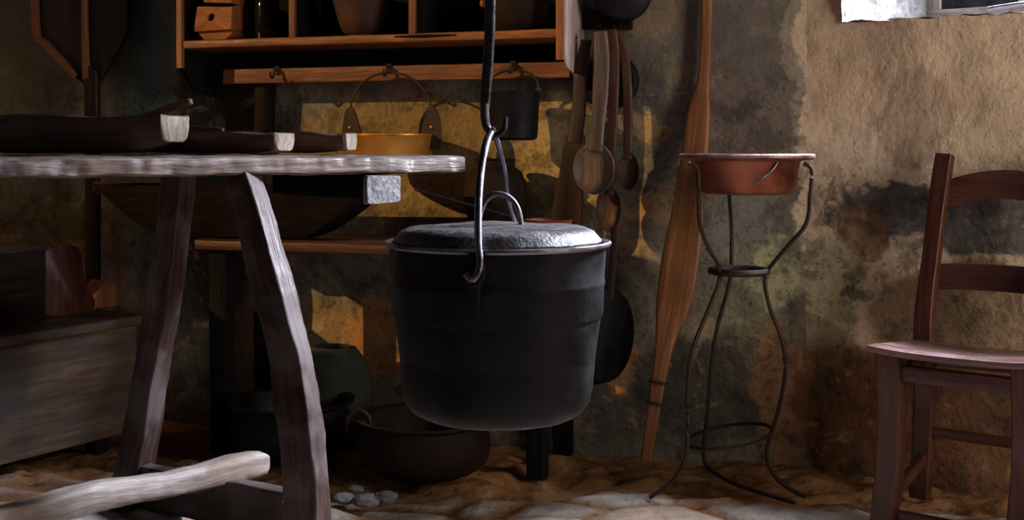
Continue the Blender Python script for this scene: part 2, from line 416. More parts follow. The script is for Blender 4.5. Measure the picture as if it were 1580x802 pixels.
def wallgrid(bm, P0, U, N, s0, s1, z0, z1, ds=.03, amp=.02, hole=None, skin=0):
    """bumpy wall sheet; hole=(sa,sb,za,zb): cells left out"""
    ss = [s0 + (s1-s0)*i/max(1, round((s1-s0)/ds)) for i in range(max(1, round((s1-s0)/ds))+1)]
    zs = [z0 + (z1-z0)*i/max(1, round((z1-z0)/ds)) for i in range(max(1, round((z1-z0)/ds))+1)]
    if hole:
        for arr, vals in ((ss, hole[:2]), (zs, hole[2:])):
            for val in vals:
                k = min(range(len(arr)), key=lambda q: abs(arr[q]-val)); arr[k] = val
    g = []
    for z in zs:
        row = []
        for s in ss:
            p = P0 + U*s; q = V((p.x, p.y, z))
            d = amp*(noise.fractal(q*1.8, 1.0, 2.0, 3)) + amp*.35*noise.noise(q*8)
            if hole:
                on = (abs(s-hole[0]) < 1e-6 or abs(s-hole[1]) < 1e-6) and hole[2]-.01 < z < hole[3]+.01
                on2 = (abs(z-hole[2]) < 1e-6 or abs(z-hole[3]) < 1e-6) and hole[0]-.01 < s < hole[1]+.01
                if on or on2:
                    wob = noise.noise(q*25)*.007 + noise.noise(q*70)*.005
                    if on2: q.z += wob
                    else: q += V((U.x, U.y, 0))*wob*1.5
            q += V((N.x, N.y, 0))*(d*.7)
            v = bm.verts.new(q); v[gcl(bm)] = q; row.append(v)
        g.append(row)
    dele = []
    for j in range(len(zs)-1):
        for i in range(len(ss)-1):
            if hole and hole[0]-1e-6 <= (ss[i]+ss[i+1])/2 <= hole[1] and hole[2] <= (zs[j]+zs[j+1])/2 <= hole[3]: continue
            bm.faces.new((g[j][i], g[j][i+1], g[j+1][i+1], g[j+1][i]))
    for v in [v for v in bm.verts if not v.link_faces]: bm.verts.remove(v)
CEIL = 2.9
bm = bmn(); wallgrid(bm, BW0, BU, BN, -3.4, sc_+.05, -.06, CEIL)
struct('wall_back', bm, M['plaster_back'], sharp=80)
SILL = 1.20
bm = bmn(); wallgrid(bm, RW0, RU, RN, -.05, 2.35, -.06, CEIL, .02, .02, hole=(WCS[0], WCS[1], SILL, 2.0))
struct('wall_right', bm, M['plaster_right'], sharp=80)
# thick splayed reveal of the right window: jambs, sill, head
bm = bmn(); L_ = gcl(bm)
def strip(a_in, b_in, a_out, b_out, k=60, kk=24, amp=.012):
    g = []
    for j in range(kk+1):
        row = []
        for i in range(k+1):
            q = a_in.lerp(b_in, i/k).lerp(a_out.lerp(b_out, i/k), j/kk)
            f = min(1, .55 + j/4) * (0 if i in (0, k) else 1)
            q = q + noise.noise_vector(q*14)*amp*f + noise.noise_vector(q*40)*amp*(.4 if j else 1.3)*f
            v = bm.verts.new(q); v[L_] = q; row.append(v)
        g.append(row)
    for a, c in zip(g, g[1:]):
        for i in range(k): bm.faces.new((a[i], a[i+1], c[i+1], c[i]))
def rp(s, o, z): p = RW0 + RU*s + RN*o; return V((p.x, p.y, z))
sa, sb = WCS
ina, inb = .012, .012
li = [rp(sa, .006, SILL), rp(sb, .006, SILL), rp(sb, .006, 2.0), rp(sa, .006, 2.0)]
lo_ = [rp(sa+.13, -.45, SILL+.0), rp(sb-.1, -.45, SILL+.0), rp(sb-.1, -.45, 1.95), rp(sa+.13, -.45, 1.95)]
for i in range(4): strip(li[i], li[(i+1) % 4], lo_[i], lo_[(i+1) % 4])
struct('trim_1', bm, M['jamb'], sharp=80)
# casement at the outer face
bm = bmn(); wallgrid(bm, RW0 - RN*1.1, RU, RN, -.6, 2.6, -.06, 1.85, .06, .03); struct('wall_outside', bm, M['greywall'], sharp=80)
t = bpy.data.objects.new('window_1', None); C.objects.link(t); t.location = rp(.5, -.45, SILL); t['kind'] = 'structure'
bm = bmn()
for zz, hh in ((SILL+.03, .07), (1.93, .05)): board(bm, rp(sa+.10, -.44, zz), rp(sb-.07, -.44, zz), Z, .045, hh, amp=.002)
for ss_ in (sa+.13, sb-.1, (sa+sb)/2+.01): board(bm, rp(ss_, -.442, SILL), rp(ss_, -.442, 1.95), RN3, .045, .04, amp=.002)
obj('window_frame', bm, M['log'], t)
bm = bmn(); q = [rp(sa+.12, -.455, SILL+.04), rp(sb-.09, -.455, SILL+.04), rp(sb-.09, -.455, 1.94), rp(sa+.12, -.455, 1.94)]
vs = [bm.verts.new(p) for p in q]; bm.faces.new(vs)
mg, nt, b = newmat('window_glass'); b.inputs['Transmission Weight'].default_value = 1; b.inputs['Roughness'].default_value = .1; b.inputs['IOR'].default_value = 1.05
nt.links.new(ramp(nt, noi(nt, pos(nt), 6), [(.3, (.75, .8, .85)), (.7, (.9, .92, .95))]), b.inputs['Base Color'])
obj('pane', bm, mg, t)
bm = bmn(); tube(bm, [rp(sa+.33, -.2, SILL+.035), rp(sa+.45, -.2, SILL+.045), rp(sa+.62, -.2, SILL+.04)], .006)
tag(obj('iron_bar', bm, M['ironrim']), 'thin iron bar lying on the deep whitewashed window sill', 'bar')

LX = -2.6
# left wall with the tall opening the low sun shines through
def sunback(p):  # where the ray from wall point p towards the sun meets x = LX
    k = (LX - p.x)/SUN_DIR.x; return V(p) + SUN_DIR*k
bL, tL = sunback(W(432, 610)), sunback(W(432, -60)); tR, bR = sunback(W(1040, -60)), sunback(W(965, 585))
bm = bmn(); L_ = gcl(bm)
ya, yb = bL.y, tR.y; yb2 = bR.y; zb, zt = min(bL.z, 1.0), 2.62
def quad(*ps):
    vs = []
    for p in ps:
        v = bm.verts.new(p); v[L_] = p; vs.append(v)
    bm.faces.new(vs)
X = LX
quad((X, -1.6, -.06), (X, -1.6, CEIL), (X, yb, CEIL), (X, yb2, -.06))
quad((X, ya, -.06), (X, ya, CEIL), (X, 4.7, CEIL), (X, 4.7, -.06))
def yj(z): return yb2 + (yb-yb2)*(z+.06)/(CEIL+.06)
zb2 = bR.z
quad((X, yj(-.06), -.06), (X, yj(zb2), zb2), (X, ya, zb), (X, ya, -.06))
quad((X, yj(zt), zt), (X, yj(CEIL), CEIL), (X, ya, CEIL), (X, ya, zt))
print('LEFT OPENING', ya, yb, yb2, zb, zt, bL, tR, bR)
struct('wall_left', bm, M['plaster_dark'])
e_ = RW0 + RU*2.35
bm = bmn(); L_ = gcl(bm)
quad((LX, -1.6, -.06), (e_.x, -1.6, -.06), (e_.x, -1.6, CEIL), (LX, -1.6, CEIL)); struct('wall_front', bm, M['plaster_dark'])
bm = bmn(); L_ = gcl(bm)
quad((e_.x, e_.y, -.06), (e_.x, 1.5, -.06), (e_.x, 1.5, CEIL), (e_.x, e_.y, CEIL))
quad((e_.x, .3, -.06), (e_.x, -1.6, -.06), (e_.x, -1.6, CEIL), (e_.x, .3, CEIL))
quad((e_.x, 1.5, 2.25), (e_.x, .3, 2.25), (e_.x, .3, CEIL), (e_.x, 1.5, CEIL)); struct('wall_side', bm, M['plaster_dark'])
bm = bmn(); L_ = gcl(bm)
quad((LX-.1, -1.7, CEIL), (e_.x+.1, -1.7, CEIL), (e_.x+.1, 4.8, CEIL), (LX-.1, 4.8, CEIL)); struct('ceiling', bm, M['shade_black'])
bm = bmn(); board(bm, (LX, 2.3, CEIL-.08), (e_.x-.05, 2.3, CEIL-.08), Z, .16, .16, amp=.006, segs=30); struct('trim_2', bm, M['darkwood'])

# ---------------------------------------------------------------- WORK TABLE
ZT, TH = .845, .043
C2 = V((-.112, 2.95)); D2 = V((-.81, -.585)).normalized(); P2 = V((-D2.y*-1*-1, 0))
P2 = V((D2.y, -D2.x))           # away from the camera
def T(t, p, z): q = C2 + D2*t + P2*p; return V((q.x, q.y, z))
def Tpx(px, p, z):
    k = (px-CX)/F; q = C2 + P2*p; t = (k*q.y - q.x)/(D2.x - k*D2.y); return T(t, p, z)
tb = thing('work_table', 'long rough-hewn trestle work table with thick grey weathered top', 'table', T(.8, .25, 0))
TW = .55
bm = bmn(); N_ = 90; pts = []
N_ = 260
rg = sweep(bm, [(T(.0 + 2.0*i/N_, TW/2, ZT-TH/2), TW, TH + .003*noise.noise(V((i*.1, 0, 0)))) for i in range(N_+1)], Z, 'box', 56, 1, .0035, 13)
for v in bm.verts:            # chips and gouges along the hewn edges
    c_ = noise.noise(V((v.co.x*26, v.co.y*26, v.co.z*50))); c2_ = noise.noise(V((v.co.x*70, v.co.y*70, v.co.z*90)))
    v.co += V((-P2.x, -P2.y, 0))*(-.008*max(0, c_-.12) - .002*c2_) * (1 if (V((v.co.x, v.co.y))-C2).dot(P2) < .05 else 0)
obj('tabletop', bm, M['table'], tb)
bm = bmn(); bx = Tpx(588, .01, 0)      # batten end under the top
tt = (V((bx.x, bx.y))-C2).dot(D2)
sweep(bm, [(T(tt, -.004, ZT-TH-.034), .088, .064), (T(tt, .012, ZT-TH-.034), .092, .067)], Z, 'box', 24, 5, .004, 16)
e = obj('batten_end', bm, M['endgrain'], tb); e['label'] = 'pale grey sawn batten end'
bm = bmn(); sweep(bm, [(T(tt, .012, ZT-TH-.03), .085, .055), (T(tt, .5, ZT-TH-.03), .085, .055)], Z, 'box', 24, 5, .003, 16)
obj('cross_batten', bm, M['shade_black'], tb)  # batten side coloured black as painted shade
def legpath(lst): return lst
# near leg of the trestle (leans towards the camera)
bm = bmn()
sweep(bm, [(G(372, 268, 2.66), .062, .062), (G(393, 340, 2.63), .062, .066), (G(412, 410, 2.60), .062, .070), (G(431, 480, 2.575), .060, .074),
           (G(449, 560, 2.55), .056, .078), (G(461, 640, 2.53), .056, .080), (G(470, 720, 2.51), .056, .082), (G(477, 880, 2.49), .056, .082)],
      V((.90, -.43, 0)), 'box', 32, 6, .005, 11)
obj('leg', bm, M['leg'], tb)
bm = bmn()
sweep(bm, [(G(276, 266, 2.93), .082, .06), (G(262, 400, 2.95), .080, .06), (G(240, 540, 2.965), .082, .06), (G(219, 660, 2.98), .086, .062), (G(198, 785, 2.99), .088, .065)],
      V((.97, -.22, 0)), 'box', 24, 6, .005, 11)
obj('leg', bm, M['leg'], tb)
for p_, pb in ((.06, -.15), (.47, .62)):
    bm = bmn(); sweep(bm, [(T(1.75, p_, ZT-TH), .08, .08), (T(1.8, pb, 0), .08, .08)], V((.62, -.78, 0)), 'box', 24, 8, .005, 11)
    obj('leg', bm, M['leg'], tb)
bm = bmn(); a_, b_ = G(222, 748, 2.97), G(452, 793, 2.56)
board(bm, a_, b_, Z, .045, .100, amp=.003, segs=14); obj('crossbar', bm, M['leg'], tb)
bm = bmn(); dm = D2
la, lb2 = G(404, 714, 2.80), G(10, 797, 2.38); ldv = lb2-la; ks = []
for i in range(31):
    f_ = i/20; w_ = .058 + .004*math.sin(i*.55)
    if i < 2: w_ *= .86 + .1*i
    ks.append((la + ldv*f_ + V((.003*math.sin(i*.35), 0, .003*math.sin(i*.5+1))), w_*1.05, w_*.92))
sweep(bm, ks, Z, 'soft', 36, 4, .0028, 22, endr=.006)
for v in bm.verts:            # long drying cracks
    g_ = v[gcl(bm)]; v.co *= 1.0
obj('stretcher', bm, M['log'], tb)

# ---------------------------------------------------------------- THINGS ON THE TABLE
def trough(name, label, cat, ax, a, b, wd, ht, mat, zbase, endmat=None, chamf=.0, keel=.6):
    """hewn boat-like wooden block from a to b"""
    a, b = V(a), V(b); ax = (b-a).normalized(); sd = Z.cross(ax).normalized(); bm = bmn(); L = gcl(bm); n = 30; Ln = (b-a).length
    rings = []
    for i in range(n+1):
        t = i/n; e = min(t, 1-t)*Ln; c = a.lerp(b, t)
        lift = max(0, 1-e/.11)**1.3*ht*keel
        wk = wd*(1 - .22*max(0, 1-e/.10))
        prof = [(-.5, 1), (-.5, .55), (-.42, .12), (-.3, 0), (.3, 0), (.42, .12), (.5, .55), (.5, 1), (.40, 1), (.30, .96), (0, .93), (-.30, .96), (-.40, 1)]
        ring = []
        for (x, y) in prof:
            z = lift + (ht-lift)*y
            q = c + sd*(x*wk) + Z*z; q = jit(q, .0025, 12) + Z*(.005*math.sin(t*9+ht*50) if y > .9 else 0)
            v = bm.verts.new(q); v[L] = (t*Ln, x*wk, z); ring.append(v)
        rings.append(ring)
    m_ = len(prof)
    for r0, r1 in zip(rings, rings[1:]):
        for i in range(m_): bm.faces.new((r0[i], r0[(i+1) % m_], r1[(i+1) % m_], r1[i]))
    bm.faces.new(rings[0][::-1]); bm.faces.new(rings[-1])
    root = thing(name, label, cat, a.lerp(b, .5))
    ob = obj('body', bm, mat, root, sharp=50)
    if endmat:                                        # pale sawn end
        bm = bmn(); L = gcl(bm); rr = []
        for k, (off, s_) in enumerate(((-.018, 1.012), (.0, 1.012), (.004, .93))):
            ring = []
            for (x, y) in prof[:8]:
                lift = ht*keel; z = lift + (ht-lift)*y
                wk = wd*.78
                cz = (lift+ht)/2
                q = b + ax*off + sd*(x*wk*s_) + Z*(cz+(z-cz)*s_); q = jit(q, .0012, 12)
                v = bm.verts.new(q); v[L] = (z, x*wk, off); ring.append(v)
            rr.append(ring)
        for r0, r1 in zip(rr, rr[1:]):
            for i in range(8): bm.faces.new((r0[i], r0[(i+1) % 8], r1[(i+1) % 8], r1[i]))
        bm.faces.new(rr[0][::-1]); bm.faces.new(rr[-1])
        e = obj('sawn_end', bm, endmat, root, sharp=50); e['label'] = 'pale sawn wood end'
    return root
q = G(270, 236, 2.74); q.z = ZT+.006; axd = V((-.966, .259, 0))
trough('wooden_trough', 'thick dark hewn wooden trough with pale sawn end, largest piece lying on the table', 'trough', axd, q + axd*.56, q, .15, .083, M['trough'], ZT, M['troughend'], keel=.30)
q = G(438, 236, 2.78); q.z = ZT+.006; axd = V((-.94, .34, 0)); axd.normalize()
trough('wooden_trough', 'low dark wooden trough with white end, middle of the row on the table', 'trough', axd, q + axd*.38, q, .11, .045, M['trough'], ZT, M['troughend'], keel=.1)
q = G(540, 236, 2.96); q.z = ZT+.006; axd = V((-.97, .24, 0)); axd.normalize()
trough('wooden_trough', 'small brown wooden trough with rounded end, nearest the golden brass pot', 'trough', axd, q + axd*.30, q, .10, .047, M['spoon2'], ZT, M['troughend'], keel=.12)
bm = bmn()
sweep(bm, [(G(130, 204, 2.90), .018, .014), (G(180, 190, 2.85), .020, .015), (G(236, 176, 2.80), .022, .016), (G(262, 166, 2.79), .022, .018), (G(293, 157, 2.78), .019, .017)], Z, 'soft', 12, 5, .001, endr=.004)
tag(obj('wooden_stick', bm, M['spoon2']), 'short wooden stick sticking up over the thick trough end', 'stick')
bm = bmn()
sweep(bm, [(G(262, 197, 2.93), .016, .010), (G(310, 198, 2.92), .016, .011), (G(343, 201, 2.91), .014, .012)], Z, 'soft', 12, 5, .001, endr=.003)
tag(obj('wooden_stick', bm, M['trough']), 'thin dark stick lying flat behind the troughs on the table', 'stick')

# ---------------------------------------------------------------- CAULDRON
CY = 2.30; sc = F/CY
cc = G(768, 380, CY); cx_, cz_ = cc.x, cc.z
def zz(py):
    if py > 500: py = 500 + (py-500)*.87
    return EYE + (HY-py)/F*CY
def rr(w_): return w_/2/F*CY
cp = V((cx_, CY, 0))
root = thing('cauldron', 'large black iron cauldron hanging by its bail from a long hook', 'cauldron', (cx_, CY, zz(668)))
zr = zz(374)
bm = bmn()
lathe(bm, [(0, zz(666)), (rr(150), zz(665)), (rr(225), zz(660)), (rr(262), zz(650)), (rr(285), zz(632)), (rr(294), zz(605)), (rr(300), zz(560)), (rr(305), zz(500)), (rr(306), zz(490)),
           (rr(322), zz(485)), (rr(326), zz(478)), (rr(328), zz(440)), (rr(331), zz(436)), (rr(331), zz(431)), (rr(329), zz(427)), (rr(334), zz(390)), (rr(336), zr-.004),
           (rr(326), zr-.004), (rr(320), zz(480)), (rr(290), zz(600)), (rr(250), zz(648)), (0, zz(656))], (cx_, CY, 0), 96, amp=.0015, jsc=5)
obj('pot_body', bm, M['iron'], root)
bm = bmn()
lathe(bm, [(rr(330), zr-.007), (rr(344), zr-.006), (rr(350), zr-.002), (rr(350), zr+.002), (rr(344), zr+.004), (rr(328), zr+.002), (rr(326), zr-.003), (rr(330), zr-.007)], (cx_, CY, 0), 96)
obj('rim', bm, M['ironrim'], root)
Rb = rr(334)
pf = G(728, 410, CY-Rb-.012); pb_ = V((cx_+ (cx_-pf.x), CY+Rb+.012, pf.z)); ph = G(757, 203, CY)
for pe, sgn in ((pf, -1), (pb_, 1)):
    bm = bmn(); ring = []
    outw = V((pe.x-cx_, pe.y-CY, 0)).normalized(); tang = Z.cross(outw)
    ring = [pe + tang*(.018*math.cos(a)) + Z*(.024*math.sin(a)-.010) - outw*.004 for a in [2*PI*k/14 for k in range(15)]]
    tube(bm, ring, .0055, 8, 3, up=outw)
    sweep(bm, [(pe - Z*.03 - outw*.010, .030, .012), (pe - Z*.085 - outw*.012, .018, .008)], outw, 'soft', 12, 4)
    obj('ear', bm, M['iron'], root)
bm = bmn()
bp = [pf + V((-.010, -.010, -.012)), pf + V((.002, -.016, -.022)), pf + V((.014, -.012, .0)), G(738, 375, CY-Rb-.006), G(738, 320, CY-Rb+.03), G(742, 265, CY-Rb+.09), G(750, 222, CY-.06), ph + V((.002, -.012, 0.0)), ph + V((.004, .012, 0)),
      G(768, 222, CY+.06), G(779, 265, CY+.13), G(784, 310, CY+Rb-.01), pb_ + V((0, .004, .02)), pb_]
tube(bm, bp, [.006, .006, .0065, .0068, .007, .007, .0072, .0070, .0060, .005, .0042, .0042, .005, .006], 10, 6, up=V((1, 0, 0)))
obj('bail', bm, M['ironrim'], root)
bm = bmn(); hh = zz(346)-zz(374)
lathe(bm, [(rr(300), .0055), (rr(322), .005), (rr(322), .008), (rr(313), .4*hh), (rr(300), .68*hh), (rr(276), .88*hh), (rr(250), .95*hh), (rr(225), .92*hh), (rr(215), .96*hh), (rr(150), 1.02*hh), (rr(60), 1.06*hh), (0, 1.07*hh)],
      (cx_, CY, zr-.002), 120, amp=.0022, jsc=10)
ld_ = obj('lid', bm, M['lid'], root); ld_['label'] = 'dusty domed lid'
bm = bmn(); hc = G(768, 349, CY-.0)
tube(bm, [G(738, 352, CY), G(742, 325, CY), G(752, 306, CY), G(768, 299, CY), G(786, 305, CY), G(799, 322, CY), G(805, 350, CY)], [.0052]*7, 10, 6, up=V((0, 1, 0)))
obj('ring_handle', bm, M['ironrim'], ld_)

hk = thing('pot_hook', 'long iron pot hook hanging from the ceiling above the cauldron', 'hook', (cx_, CY, CEIL-.16))
bm = bmn()
topz = V((G(757, 0, CY).x, CY, CEIL-.15))
sweep(bm, [(topz, .021, .009), (G(757, -300, CY), .021, .009), (G(756, 0, CY), .020, .009), (G(754, 80, CY), .020, .009), (G(749, 150, CY), .020, .009), (G(748, 168, CY), .018, .010)],
      V((0, -1, 0)), 'round', 16, 8, 0)
tube(bm, [G(748, 160, CY), G(748, 178, CY), G(751, 196, CY), G(760, 207, CY), G(770, 207, CY), G(778, 198, CY), G(780, 180, CY)], [.008, .0085, .0078, .0065, .006, .006, .005], 12, 6, up=V((0, 1, 0)))
obj('hook_bar', bm, M['hookiron'], hk)

# ---------------------------------------------------------------- COPPER BASIN ON ITS STAND
BY = 3.10; kb = F/BY; bc = G(1152, 243, BY)
bs = thing('copper_basin', 'wide copper basin with a flat rim resting on the wire stand', 'basin', (bc.x, BY, G(0, 300, BY).z))
bm = bmn(); zb_ = lambda y: G(0, y, BY).z; rb = lambda w_: w_/2/kb
lathe(bm, [(0, zb_(298)), (rb(120), zb_(299)), (rb(138), zb_(297)), (rb(146), zb_(291)), (rb(160), zb_(250)), (rb(166), zb_(246)), (rb(160), zb_(243)), (rb(154), zb_(250)), (rb(138), zb_(292)), (0, zb_(294))], (bc.x, BY, 0), 72, amp=.0012)
obj('bowl', bm, M['copper'], bs)
bm = bmn()
lathe(bm, [(rb(158), zb_(248)), (rb(196), zb_(246)), (rb(206), zb_(243)), (rb(207), zb_(239)), (rb(202), zb_(237)), (rb(160), zb_(241)), (rb(156), zb_(244)), (rb(158), zb_(248))], (bc.x, BY, 0), 72, amp=.001)
obj('rim', bm, M['copperrim'], bs)
bm = bmn(); tube(bm, [G(1164, 283, BY-.15), G(1178, 274, BY-.145), G(1192, 262, BY-.13), G(1200, 250, BY-.12)], [.003, .0032, .003, .003], 8, 5); obj('handle_pin', bm, M['ironrim'], bs)
st = thing('basin_stand', 'spindly black iron tripod stand under the copper basin', 'stand', (bc.x, BY, 0))
legs = [[(1062, 252, 3.0), (1075, 258, 3.0), (1078, 290, 3.0), (1080, 345, 3.0), (1095, 385, 3.03), (1110, 412, 3.05), (1108, 440, 3.05), (1088, 490, 3.02), (1067, 545, 3.0), (1061, 610, 3.0), (1061, 680, 3.0), (1056, 712, 3.0), (1035, 745, 3.0), (1002, 768, 3.0)],
        [(1240, 252, 3.03), (1252, 262, 3.03), (1250, 300, 3.03), (1244, 345, 3.03), (1215, 380, 3.05), (1190, 410, 3.08), (1180, 430, 3.08), (1188, 475, 3.07), (1208, 530, 3.06), (1211, 580, 3.06), (1199, 640, 3.05), (1184, 690, 3.05), (1188, 722, 3.04), (1212, 750, 3.03), (1244, 766, 3.02)],
        [(1124, 250, 3.24), (1125, 300, 3.24), (1129, 350, 3.22), (1128, 412, 3.20), (1122, 450, 3.2), (1108, 500, 3.2), (1098, 560, 3.2), (1092, 640, 3.18), (1085, 690, 3.14), (1092, 720, 3.12), (1130, 745, 3.06), (1180, 762, 3.0), (1228, 776, 2.97)]]
for lg in legs:
    bm = bmn(); tube(bm, [G(*p) for p in lg], .0052, 8, 5, .0006); obj('leg', bm, M['rust'], st)
for (cx2, cy2, w2, Y2, tilt) in ((1140, 418, 86, 3.10, .0), (1125, 672, 130, 3.10, .02)):
    bm = bmn(); c = G(cx2, cy2, Y2); r = w2/2/F*Y2
    tube(bm, [c + V((math.cos(a)*r, math.sin(a)*r, tilt*math.cos(a))) for a in [2*PI*k/24 for k in range(25)]], .0085 if tilt == 0 else .0045, 8, 2); obj('ring', bm, M['rust'], st)

# ---------------------------------------------------------------- CHAIR
ch = thing('ladderback_chair', 'dark red-brown wooden ladderback chair with a worn shiny plank seat', 'chair', G(1460, 800, 2.8)*1.0)
ch.location.z = 0
FL, FR, RL, RR = G(1375, 0, 2.70), G(1584, 0, 2.52), G(1427, 0, 3.04), G(1622, 0, 2.86)
wv = (FR-FL); wv.z = 0; wv.normalize(); dv = V((-wv.y, wv.x, 0))
def at(p, z): return V((p.x, p.y, z))
SZ = .425
for p, tl in ((FL, 0), (FR, 0)):
    bm = bmn(); sweep(bm, [(at(p, 0) + V((-.022, 0, 0)), .046, .048), (at(p, .2), .052, .05), (at(p, SZ-.012), .053, .052)], dv, 'box', 24, 5, .0012); obj('leg', bm, M['chair'], ch)
lean = dv*.08 + V((0.022, 0, 0))
for p in (RL, RR):
    bm = bmn(); q = at(p, 0) - dv*.0
    topp = at(p, .845) + lean
    sweep(bm, [(at(p, 0) - V((.012, 0, 0)), .045, .036), (at(p, .25), .047, .038), (at(p, .44), .045, .038), (at(p, .60)+lean*.35, .040, .035), (at(p, .74)+lean*.7, .042, .034), (topp, .042, .033)], dv, 'box', 24, 5, .0012)
    obj('back_post', bm, M['chair'], ch)
bm = bmn()
o1 = [at(FL, SZ) - wv*.036 - dv*.045, at(FR, SZ) + wv*.036 - dv*.045, at(RR, SZ) + wv*.03 + dv*.035, at(RL, SZ) - wv*.03 + dv*.035]
L = gcl(bm); g = []
for i in range(25):
    row = []
    for j in range(25):
        u_, v_ = i/24, j/24
        q = o1[0].lerp(o1[1], u_).lerp(o1[3].lerp(o1[2], u_), v_)
        q.z -= .050*v_
        q.z += .008*abs(2*u_-1)**3 - .006*math.sin(PI*u_)*math.sin(PI*v_)
        row.append(q)
    g.append(row)
top = [[None]*25 for _ in range(25)]; bot = [[None]*25 for _ in range(25)]
for i in range(25):
    for j in range(25):
        e = min(i, j, 24-i, 24-j); dz = -.007 if e == 0 else 0
        v = bm.verts.new(g[i][j] + Z*(.006+dz)); v[L] = (g[i][j].dot(wv), g[i][j].dot(dv), 0); top[i][j] = v
        v = bm.verts.new(g[i][j] - Z*(.014)); v[L] = (g[i][j].dot(wv), g[i][j].dot(dv), .02); bot[i][j] = v
for i in range(24):
    for j in range(24):
        bm.faces.new((top[i][j], top[i+1][j], top[i+1][j+1], top[i][j+1])); bm.faces.new((bot[i][j], bot[i][j+1], bot[i+1][j+1], bot[i+1][j]))
    for (r, s_) in (((i, 0), (i+1, 0)), ((i, 24), (i+1, 24)), ((0, i), (0, i+1)), ((24, i), (24, i+1))):
        bm.faces.new((top[r[0]][r[1]], top[s_[0]][s_[1]], bot[s_[0]][s_[1]], bot[r[0]][r[1]]))
obj('seat', bm, M['seat'], ch)
def slat(zb, zt_, arch, f):
    bm = bmn(); L = gcl(bm); n = 16; rows = []
    a, b2 = at(RL, 0)+lean*f+wv*.008, at(RR, 0)+lean*f-wv*.008
    for i in range(n+1):
        u_ = i/n; k = math.sin(PI*u_)**.8
        base = a.lerp(b2, u_) + dv*(.012*math.sin(PI*u_))
        ring = []
        for (o_, zq) in ((-.008, zb+arch*k*.9), (-.008, zt_+arch*k), (.008, zt_+arch*k), (.008, zb+arch*k*.9)):
            q = base + dv*o_ + Z*zq; v = bm.verts.new(q); v[L] = (u_*.3, zq, o_); ring.append(v)
        rows.append(ring)
    for r0, r1 in zip(rows, rows[1:]):
        for i in range(4): bm.faces.new((r0[i], r0[(i+1) % 4], r1[(i+1) % 4], r1[i]))
    bm.faces.new(rows[0]); bm.faces.new(rows[-1][::-1]); obj('back_slat', bm, M['chair'], ch)
zR = lambda y: EYE + (HY-y)/F*3.08
slat(zR(322), zR(280), .03, .9); slat(zR(445), zR(406), .004, .5)
for (a, b2, z_, w_, h_) in ((FL, FR, .372, .020, .035), (FL, FR, .058, .018, .028), (RL, RR, .165, .018, .024), (FL, RL, .10, .018, .028), (FR, RR, .10, .018, .028), (FL, RL, .35, .018, .03), (FR, RR, .35, .018, .03), (RL, RR, .345, .018, .03)):
    bm = bmn(); board(bm, at(a, z_), at(b2, z_), Z, w_, h_, n=16, amp=.0008); obj('stretcher' if z_ < .3 else 'apron_rail', bm, M['chair'], ch)

# ---------------------------------------------------------------- LEANING PADDLE, BREAD PEEL
def wpath(o): pass
bm = bmn(); pr = [(1092, -60, 18, .012), (1089, 60, 18, .014), (1085, 125, 20, .02), (1078, 175, 38, .028), (1072, 240, 42, .045), (1062, 320, 50, .07), (1050, 400, 58, .10), (1039, 470, 54, .13), (1028, 520, 32, .155), (1020, 560, 24, .17), (1008, 640, 20, .20), (997, 712, 17, .235)]
for i, (px, py, w_, o_) in enumerate(pr): pass
sweep(bm, [(W(px, py, o_+.02), w_/F*3.3, .026 if w_ > 26 else .022) for (px, py, w_, o_) in pr], BN3, 'soft', 16, 6, .0012)
pd = thing('wooden_paddle', 'long tan wooden paddle leaning against the wall left of the basin stand', 'paddle', W(997, 712, .25))
obj('shaft', bm, M['pole'], pd)
for py in (590, 622):
    bm = bmn(); a_ = W(1020-(py-560)*.155-.3, py, .17+(py-560)*.0004+.025); dr = (W(1008, 640, .22)-W(1020, 560, .19)).normalized()
    sweep(bm, [(a_-dr*.003, .048, .032), (a_+dr*.003, .048, .032)], BN3, 'soft', 14, 1); obj('band', bm, M['rust'], pd)

pe = thing('bread_peel', 'large dark bread peel with a wide tapering blade against the left wall', 'peel', W(140, 600, .05))
ol = [(50, -160), (52, 40), (66, 68), (118, 122), (128, 130), (148, 130), (156, 122), (196, 50), (200, -160)]
bm = bmn(); prism(bm, [W(x, y, .075) for x, y in ol], BN3, .02, .004); obj('blade', bm, M['peel'], pe)
bm = bmn(); sweep(bm, [(W(54, -150, .080), .022, .03), (W(56, 38, .080), .022, .03), (W(72, 68, .080), .022, .03), (W(120, 118, .080), .020, .03)], BN3, 'box', 16, 4); e = obj('lit_edge', bm, M['warmlit'], pe); e['label'] = 'edge with warm light painted on'  # the blade's lit edge, painted as an orange strip
bm = bmn(); sweep(bm, [(W(130, -150, .088), .018, .02), (W(131, 50, .088), .020, .02), (W(134, 122, .088), .024, .022)], BN3, 'soft', 12, 6); obj('rib', bm, M['pole'], pe)
bm = bmn(); sweep(bm, [(W(140, 110, .080), .045, .03), (W(143, 170, .080), .050, .03), (W(144, 640, .09), .045, .03)], BN3, 'soft', 14, 8); obj('shaft', bm, M['peel'], pe)

